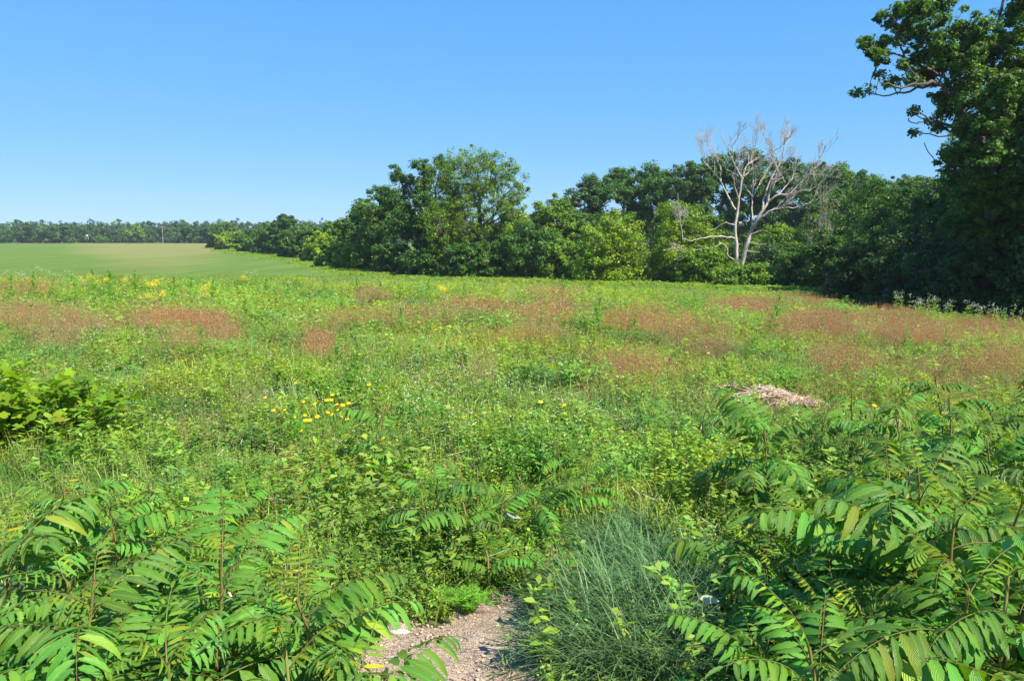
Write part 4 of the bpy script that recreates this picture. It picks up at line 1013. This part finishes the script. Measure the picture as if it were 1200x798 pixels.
# ------------------------------------------------------------------ vine bush, low shrubs, feathery mound
def lobed_leaf(acc, p, d, nrm, s, tint):
    d = d / np.linalg.norm(d); sd = np.cross(d, nrm); sd /= np.linalg.norm(sd) + 1e-9; n = np.cross(sd, d)
    an = np.linspace(-2.6, 2.6, 15); rr = np.array([.55, .62, .5, .78, .85, .6, .8, 1.0, .8, .6, .85, .78, .5, .62, .55]) * s
    O = [p + d * (.15 * s + r_ * math.cos(a)) + sd * r_ * math.sin(a) + n * (-.18 * r_ * abs(math.sin(a))) for a, r_ in zip(an, rr)]
    V = np.array([p] + O); acc.add(V, [[0, 1 + 2 * k, 2 + 2 * k, 3 + 2 * k] for k in range(7)], tint)
def leafy(name, px, py, w, h, n, size, label, cat, mat, col, seed, lobed=False, stems=12, group=None):
    g = np.random.default_rng(seed); q = hit(px, py); root = link(name, None, loc=q, label=label, cat=cat, group=group)
    A = Acc(); B = Acc(); tips = []
    for _ in range(stems):
        a = g.uniform(0, 6.28); r_ = g.random() ** .5; e = np.array([math.cos(a) * w * r_, math.sin(a) * w * .7 * r_, h * (1 - .5 * r_ ** 2) * g.uniform(.7, 1)])
        P = curve((g.normal(0, w * .15), g.normal(0, w * .15), -.02), e, (0, 0, .15 * h), 6); tube(B, P, np.linspace(.006, .002, 6), 5); tips.append(P)
    for _ in range(n):
        P = tips[g.integers(0, stems)]; p = P[g.integers(1, 6)] + g.normal(0, size * 1.3, 3) * np.array([1, 1, .8]); p[2] = max(p[2], .03)
        a = g.uniform(0, 6.28); d = np.array([math.cos(a), math.sin(a), g.uniform(-.6, .3)]); nr = np.array([0, 0, 1.]) + g.normal(0, .45, 3)
        ti = np.asarray(col) * np.array([g.uniform(.75, 1.35), g.uniform(.9, 1.1), g.uniform(.7, 1.2)]) * g.uniform(.75, 1.2)
        ti = np.minimum(ti, 1.2)
        if lobed: lobed_leaf(A, p, d, nr, size * g.uniform(.6, 1.2), ti)
        else: leafq(A, p, d, nr, size * g.uniform(.8, 1.6), size * g.uniform(.5, .9), ti)
    link("stem", B.mesh("stem", M_stem, True), root)
    link("foliage", A.mesh("foliage", mat), root)
    return root
leafy("vine_bush", 16, 522, .55, .78, 420, .075, "yellow-green vine bush with big lobed leaves at the left edge", "bush", M_vine, (1, 1, 1), 1, True, 18)
leafy("vine_bush", 105, 516, .55, .58, 420, .055, "lower tangle of lobed leaves right of the tall vine bush", "bush", M_vine, (.75, .85, 1), 2, True, 18)
leafy("bramble", 150, 500, .25, .25, 260, .03, "small mixed leafy tangle at the right end of the vine bushes", "bush", M_forb, (.9, .95, 1), 3, False, 14)
leafy("leafy_shrub", 686, 462, .32, .42, 520, .05, "low leafy shrub in mid meadow left of the rusty red patch", "shrub", M_forb, (.75, 1.0, .9), 4, False, 20)
leafy("leafy_shrub", 585, 395, .45, .40, 520, .06, "pale green bushy weed standing in mid meadow before the feathery tree", "shrub", M_forb, (1.0, 1.1, 1.2), 5, False, 20)
leafy("bramble", 262, 530, .34, .20, 360, .035, "low dark leafy bramble left of the yellow coneflowers", "shrub", M_forb, (.7, .75, .9), 6, False, 18)
leafy("bramble", 940, 520, .55, .25, 500, .05, "low green tangle in front of the brush pile", "shrub", M_forb, (.8, .95, .9), 7, False, 20)
leafy("bramble", 350, 640, .3, .16, 300, .035, "low leafy tangle above the left sumac thicket", "shrub", M_forb, (.95, .95, .9), 8, False, 16)
leafy("bramble", 530, 655, .4, .16, 420, .03, "dense dark leafy tangle behind the bare dirt patch", "shrub", M_forb, (.7, .85, .8), 9, False, 20)
leafy("bramble", 780, 540, .4, .18, 350, .04, "low leafy tangle behind the blue-green grass clump", "shrub", M_forb, (.9, 1, .9), 10, False, 18)
leafy("bramble", 250, 620, .3, .14, 300, .03, "dark low leaf patch above the left-hand sumac leaves", "shrub", M_forb, (.75, .85, .9), 11, False, 16)
def undergrowth(name, ranges, n, size, label, seed):
    g = np.random.default_rng(seed); A = Acc()
    for _ in range(n):
        x0, x1, y0, y1 = ranges[g.integers(0, len(ranges))]; q = hit(g.uniform(x0, x1), g.uniform(y0, y1))
        if on_path(q[0], q[1]): continue
        hh = g.uniform(.03, .22)
        for _ in range(7):
            p = q + np.array([g.normal(0, .04), g.normal(0, .04), hh * g.uniform(.3, 1.1)]); a = g.uniform(0, 6.28)
            leafq(A, p, np.array([math.cos(a), math.sin(a), g.uniform(-.4, .4)]), np.array([0, 0, 1.]) + g.normal(0, .4, 3), size * g.uniform(.6, 1.5), size * g.uniform(.4, .8), np.array([g.uniform(.6, 1.2), g.uniform(.8, 1.05), .7]) * g.uniform(.35, .85))  # leaf tint scaled down so gaps between saplings read as shade
    link(name, A.mesh(name, M_forb), kind="stuff", label=label, cat="undergrowth")
undergrowth("thicket_undergrowth", [(850, 1250, 600, 1000), (-50, 400, 720, 1000), (850, 1250, 540, 700)], 3400, .04, "small leaves crowding the shaded floor of the sumac thickets", 21)

undergrowth("broadleaf_undergrowth", [(880, 1250, 560, 1000), (-50, 400, 740, 1000)], 480, .085, "broader leaves tinted dark as shade, filling the gaps between the sumac saplings", 22)
undergrowth("rim_undergrowth", [(400, 680, 640, 720), (400, 640, 600, 660)], 800, .035, "mixed small leaves behind the bare dirt patch", 23)
def feathery(px, py, w, h, label, seed, col=(.9, 1.15, .8)):
    g = np.random.default_rng(seed); q = hit(px, py); A = Acc()
    for _ in range(60):
        a = g.uniform(0, 6.28); r_ = g.random() ** .5; e = np.array([math.cos(a) * w * r_, math.sin(a) * w * r_, h * (1 - .4 * r_) * g.uniform(.6, 1)]); P = curve((0, 0, 0), e, (0, 0, .03), 8)
        tube(A, P, .0012, 3)
        for k in range(1, 8):
            for s in range(6):
                aa = g.uniform(0, 6.28); leafq(A, P[k], np.array([math.cos(aa), math.sin(aa), g.uniform(0, .8)]), g.normal(0, 1, 3), .03, .003, np.asarray(col) * g.uniform(.8, 1.2))
    link("feathery_herb", A.mesh("foliage", M_forb), loc=q, label=label, cat="herb")
feathery(550, 722, .10, .16, "bright green feathery-leaved mound on the rim of the bare dirt patch", 1)
feathery(520, 712, .06, .10, "smaller feathery herb left of the bright feathery mound", 2)
feathery(345, 520, .12, .25, "spiky feathery weed below the yellow coneflowers", 3)
feathery(300, 590, .14, .18, "feathery green weed above the left sumac thicket", 4)

# ------------------------------------------------------------------ weed stalks (upright)
def weed_protos():
    pr = []
    for s in range(4):
        g = np.random.default_rng(s + 40); A = Acc(); B = Acc(); h = .55; P = curve((0, 0, -.02), (g.normal(0, .03), g.normal(0, .03), h), (.01, 0, 0), 6); tube(A, P, np.linspace(.004, .002, 6), 5, (.8, 1, 1))
        for k in range(70):
            t = g.uniform(.2, 1.02); a = k * 2.4; p = P[0] + (P[-1] - P[0]) * t; ln = .13 * (1.25 - t)
            leafq(B, p, np.array([math.cos(a), math.sin(a), g.uniform(.1, 1.0)]), np.array([0, 0, 1.]) + g.normal(0, .2, 3), ln, .024, np.array([.7, .95, .8]) * g.uniform(.7, 1.2))
        pr.append((A.mesh("stem", M_stem, True), B.mesh("foliage", M_forb)))
    return pr
WP = weed_protos()
WEEDS = [(395, 428), (330, 402), (350, 330), (312, 350), (250, 352), (205, 358), (130, 355), (420, 350), (470, 362), (545, 360), (660, 352), (690, 352), (745, 395), (815, 370), (860, 352), (905, 395), (945, 368), (610, 352),
         (780, 350), (500, 352), (580, 350), (60, 350), (90, 358), (160, 350), (280, 345), (380, 345), (445, 358), (720, 360), (835, 400), (875, 430), (815, 425), (530, 440), (620, 420), (470, 395), (355, 372), (290, 385),
         (160, 405), (240, 425), (345, 528), (1010, 420), (1060, 415), (1110, 410), (990, 385), (1080, 380), (1140, 400), (560, 405), (500, 400), (415, 465), (440, 470), (110, 345), (15, 356), (40, 352), (225, 345), (335, 352),
         (630, 405), (760, 352), (900, 360), (960, 400), (1175, 400), (700, 395)]
for k, (px, py) in enumerate(WEEDS):
    q = hit(px, py + 4); a, b = WP[k % 4]; sc = rs.uniform(.8, 1.2) * (1.35 if q[1] > 14 else .85)
    r_ = link("weed_stalk", None, loc=q, cat="weed", group="upright weed stalks in the meadow"); r_.rotation_euler = (rs.uniform(-.1, .1), rs.uniform(-.1, .1), rs.uniform(0, 6)); r_.scale = (sc, sc, sc)
    link("stem", a, r_); link("foliage", b, r_); auto("weed stalk", r_, "upright with narrow dark green leaves", q)

# white-topped tall weeds at the right crest, pale ones at the left
def white_weed(seed, dens=13, col=(.60, .66, .52), spread=.035):
    g = np.random.default_rng(seed); A = Acc(); B = Acc(); C = Acc(); h = .62
    for s in range(3):
        P = curve((g.normal(0, .04), g.normal(0, .04), -.02), (g.normal(0, .14), g.normal(0, .14), h * g.uniform(.75, 1.05)), (0, 0, 0), 5); tube(A, P, .004, 4)
        for k in range(16):
            t = g.uniform(.1, .9); a = g.uniform(0, 6.28); leafq(B, P[0] + (P[-1] - P[0]) * t, np.array([math.cos(a), math.sin(a), .4]), np.array([0, 0, 1.]), .09, .03, np.array([.9, 1.05, 1.1]) * g.uniform(.8, 1.2))
        for k in range(dens):
            p = P[-1] + g.normal(0, spread, 3) * np.array([1, 1, .9]); a = g.uniform(0, 6.28); leafq(C, p, np.array([math.cos(a), math.sin(a), .3]), g.normal(0, 1, 3), .022, .018, np.asarray(col) * g.uniform(.85, 1.1))
    return A.mesh("stem", M_stem, True), B.mesh("foliage", M_forb), C.mesh("flower_head", M_flower)
WW = [white_weed(s) for s in range(3)]; PW = [white_weed(s + 9, 16, (.50, .60, .36)) for s in range(3)]; YW = [white_weed(s + 20, 90, (.85, .68, .04), .05) for s in range(3)]
def put3(proto, name, px, py, sc, cat, group, kindd, desc):
    q = hit(px, py); r_ = link(name, None, loc=q, cat=cat, group=group); r_.scale = (sc, sc, sc); r_.rotation_euler = (0, 0, rs.uniform(0, 6))
    link("stem", proto[0], r_); link("foliage", proto[1], r_); link("flower_head", proto[2], r_, kind="stuff"); auto(kindd, r_, desc, q + np.array([0, 0, .5])); return r_
for k, px in enumerate([1052, 1066, 1082, 1090, 1100, 1108, 1118, 1128, 1138, 1150, 1164, 1172, 1184, 1196, 1075, 1210, 1178, 1094]):
    py = 374 + (px - 1050) * .12 + rs.uniform(-2, 7); put3(WW[k % 3], "white_flowering_weed", px, py, rs.uniform(1.2, 1.7), "weed", "white-topped weeds before the dark corner", "white-topped weed", "tall, leafy, against the shade")
for k, (px, py) in enumerate([(47, 336), (66, 338), (28, 340), (55, 345), (12, 338), (80, 342), (38, 350), (95, 350), (150, 342), (340, 352), (425, 345), (640, 345), (300, 342)]):
    put3(PW[k % 3], "pale_weed", px, py, rs.uniform(.8, 1.15), "weed", "pale grey-green weeds on the crest", "pale grey-green weed", "tufted, on the crest")
YEL = [(104, 346, 1.1), (178, 356, 1.1), (172, 362, .8), (186, 362, .8), (125, 338, .8), (148, 338, .8), (240, 352, .9), (220, 332, .8), (288, 336, .9), (263, 333, .6), (518, 356, 1.0), (524, 350, .8), (638, 350, .8), (536, 337, .7), (590, 338, .6), (758, 338, .6), (939, 376, .85),
       (1020, 368, .8), (1030, 370, .7), (1008, 368, .6), (448, 338, .6), (1160, 405, .5), (242, 360, .8), (720, 345, .6)]
for k, (px, py, s) in enumerate(YEL): put3(YW[k % 3], "yellow_flowering_weed", px, py + 5, s * .95, "wildflower", "yellow-topped weeds in the meadow", "yellow-topped weed", "dense flower cluster on leafy stems")

# yellow coneflowers
def cone(seed):
    g = np.random.default_rng(seed); A = Acc(); B = Acc(); C = Acc(); h = .36; P = curve((0, 0, -.01), (g.normal(0, .03), g.normal(0, .03), h), (.01, .01, 0), 6); tube(A, P, .0022, 5)
    for k in range(8): a = g.uniform(0, 6.28); leafq(A, P[0] + (P[-1] - P[0]) * g.uniform(.05, .6), np.array([math.cos(a), math.sin(a), .8]), np.array([0, 0, 1.]), .07, .012, (.6, 1, .6))
    nr = np.array([g.normal(0, .3), -.5, .9]); nr /= np.linalg.norm(nr); u = np.cross(nr, [1, 0, 0]); u /= np.linalg.norm(u); v = np.cross(nr, u)
    for k in range(11): a = k * 2 * math.pi / 11; d = u * math.cos(a) + v * math.sin(a) - nr * .15; leafq(B, P[-1] + d * .003, d, nr, .021, .012, (.92, .62, .02), 0)
    th = np.linspace(0, math.pi / 2, 4); tube(C, np.array([P[-1] + nr * .009 * math.sin(t) for t in th]), .0042 * np.cos(th) + .0004, 8)
    return A.mesh("stem", M_forb, True), B.mesh("petals", M_flower), C.mesh("flower_centre", solid_mat("cone_brown", (.30, .16, .02), .9), True)
CF = [cone(s) for s in range(3)]
for k, (px, py) in enumerate([(320, 484), (330, 486), (344, 486), (357, 483), (366, 480), (383, 476), (388, 470), (393, 480), (401, 482), (402, 494), (386, 490), (358, 500), (363, 502), (350, 505), (407, 503), (389, 466), (431, 455), (372, 498), (408, 478),
                              (446, 517), (346, 440), (310, 460), (660, 478), (632, 476), (1024, 482), (354, 470), (395, 472), (384, 482)]):
    q = at(px, py, hit(px, py + 38)[1]); q[2] = float(zg(q[0], q[1])); r_ = link("coneflower", None, loc=q, cat="flower", group="yellow coneflowers"); sc = rs.uniform(.7, .95); r_.scale = (sc,) * 3; r_.rotation_euler = (0, 0, rs.uniform(-.5, .5))
    a, b, c = CF[k % 3]; link("stem", a, r_); link("petals", b, r_); link("flower_centre", c, r_); auto("coneflower", r_, "yellow, thin-stemmed", q + np.array([0, 0, .36]))

# ------------------------------------------------------------------ brush pile of dry stalks, fallen and pale leaves, dead stick
def brush(px, py, w, h, n, label, seed):
    g = np.random.default_rng(seed); q = hit(px, py); A = Acc()
    for _ in range(n):
        c = np.array([g.normal(0, w * .42), g.normal(0, w * .2), 0]); c[2] = max(.01, h * math.exp(-(c[0] / w) ** 2 * 2.2) * g.random() ** .7)
        a = g.normal(0, .75); ln = g.uniform(.08, .26); d = np.array([math.cos(a), math.sin(a), g.normal(0, .22)]) * ln / 2
        tube(A, curve(c - d, c + d, (0, 0, g.uniform(-.01, .03)), 4, .004, g), np.array([.003, .004, .0035, .002]) * g.uniform(.5, 1.4), 5, np.array([1, g.uniform(.88, 1), g.uniform(.8, 1)]) * g.uniform(.55, 1.35))
    link("brush_pile", A.mesh("stalks", M_dry), loc=q, label=label, cat="brush pile")
brush(898, 472, .36, .15, 900, "pale brush pile of dry stalks lying in the meadow", 1)
brush(938, 476, .26, .08, 420, "lower heap of dry stalks adjoining the pale brush pile on its right", 2)
brush(857, 456, .13, .05, 60, "small scatter of dry stalks left of the pale brush pile", 3)
brush(1058, 455, .14, .04, 50, "small scatter of dry stalks among the red sorrel right of the pile", 4)
brush(1050, 500, .12, .05, 50, "dry grey stalks at the top edge of the right sumac thicket", 5)
def lone_leaf(px, py, Y, ln, w, tint, label, yaw, seed):
    A = Acc(); g = np.random.default_rng(seed); leaflet(A, (0, 0, 0), np.array([math.cos(yaw), math.sin(yaw), -.1]), np.array([0, -.75, .6]), ln, w, .5, tint, g, 8, False)
    tube(A, np.array([(0, 0, 0), (-.01 * math.cos(yaw), 0, -.012), (-.02 * math.cos(yaw), 0, -.04)]), .0012, 4, (.6, .6, .6))
    link("pale_leaf", A.mesh("leaf", M_flower, True), loc=at(px, py, Y), label=label, cat="leaf")
lone_leaf(590, 603, 4.2, .10, .035, (.33, .37, .29), "pale leaf showing its whitish underside behind the dirt patch", -.1, 1)
lone_leaf(820, 701, 3.05, .085, .045, (.42, .45, .30), "cream-coloured leaf on the edge of the blue-green grass clump", .0, 2)
lone_leaf(1128, 621, 3.2, .05, .035, (.38, .36, .27), "small dry cream leaf among the right-hand sumac leaves", .4, 3)
A = Acc(); q = hit(292, 850); P = np.array([(0, 0, 0), (.02, 0, .15), (.0, .01, .3), (-.03, .02, .42), (-.05, .0, .5)])
tube(A, P, [.012, .011, .010, .008, .004], 7, (1.15, 1.15, 1.1)); link("broken_stalk", A.mesh("stalk", M_dry, True), loc=q, label="broken pale dry stalk standing among the left sumac leaves", cat="dead stalk")

finish_labels()

# ------------------------------------------------------------------ air
m, N, L = new_mat("air")
o = N.new("ShaderNodeOutputMaterial"); v = N.new("ShaderNodeVolumePrincipled"); v.inputs["Color"].default_value = (.80, .90, 1, 1); v.inputs["Density"].default_value = .00018
L.new(v.outputs[0], o.inputs["Volume"])
A = Acc(); box(A, (0, 530, 22), (1900, 1300, 60)); link("haze", A.mesh("haze", m), kind="stuff", label="thin bluish summer haze in the air", cat="haze")
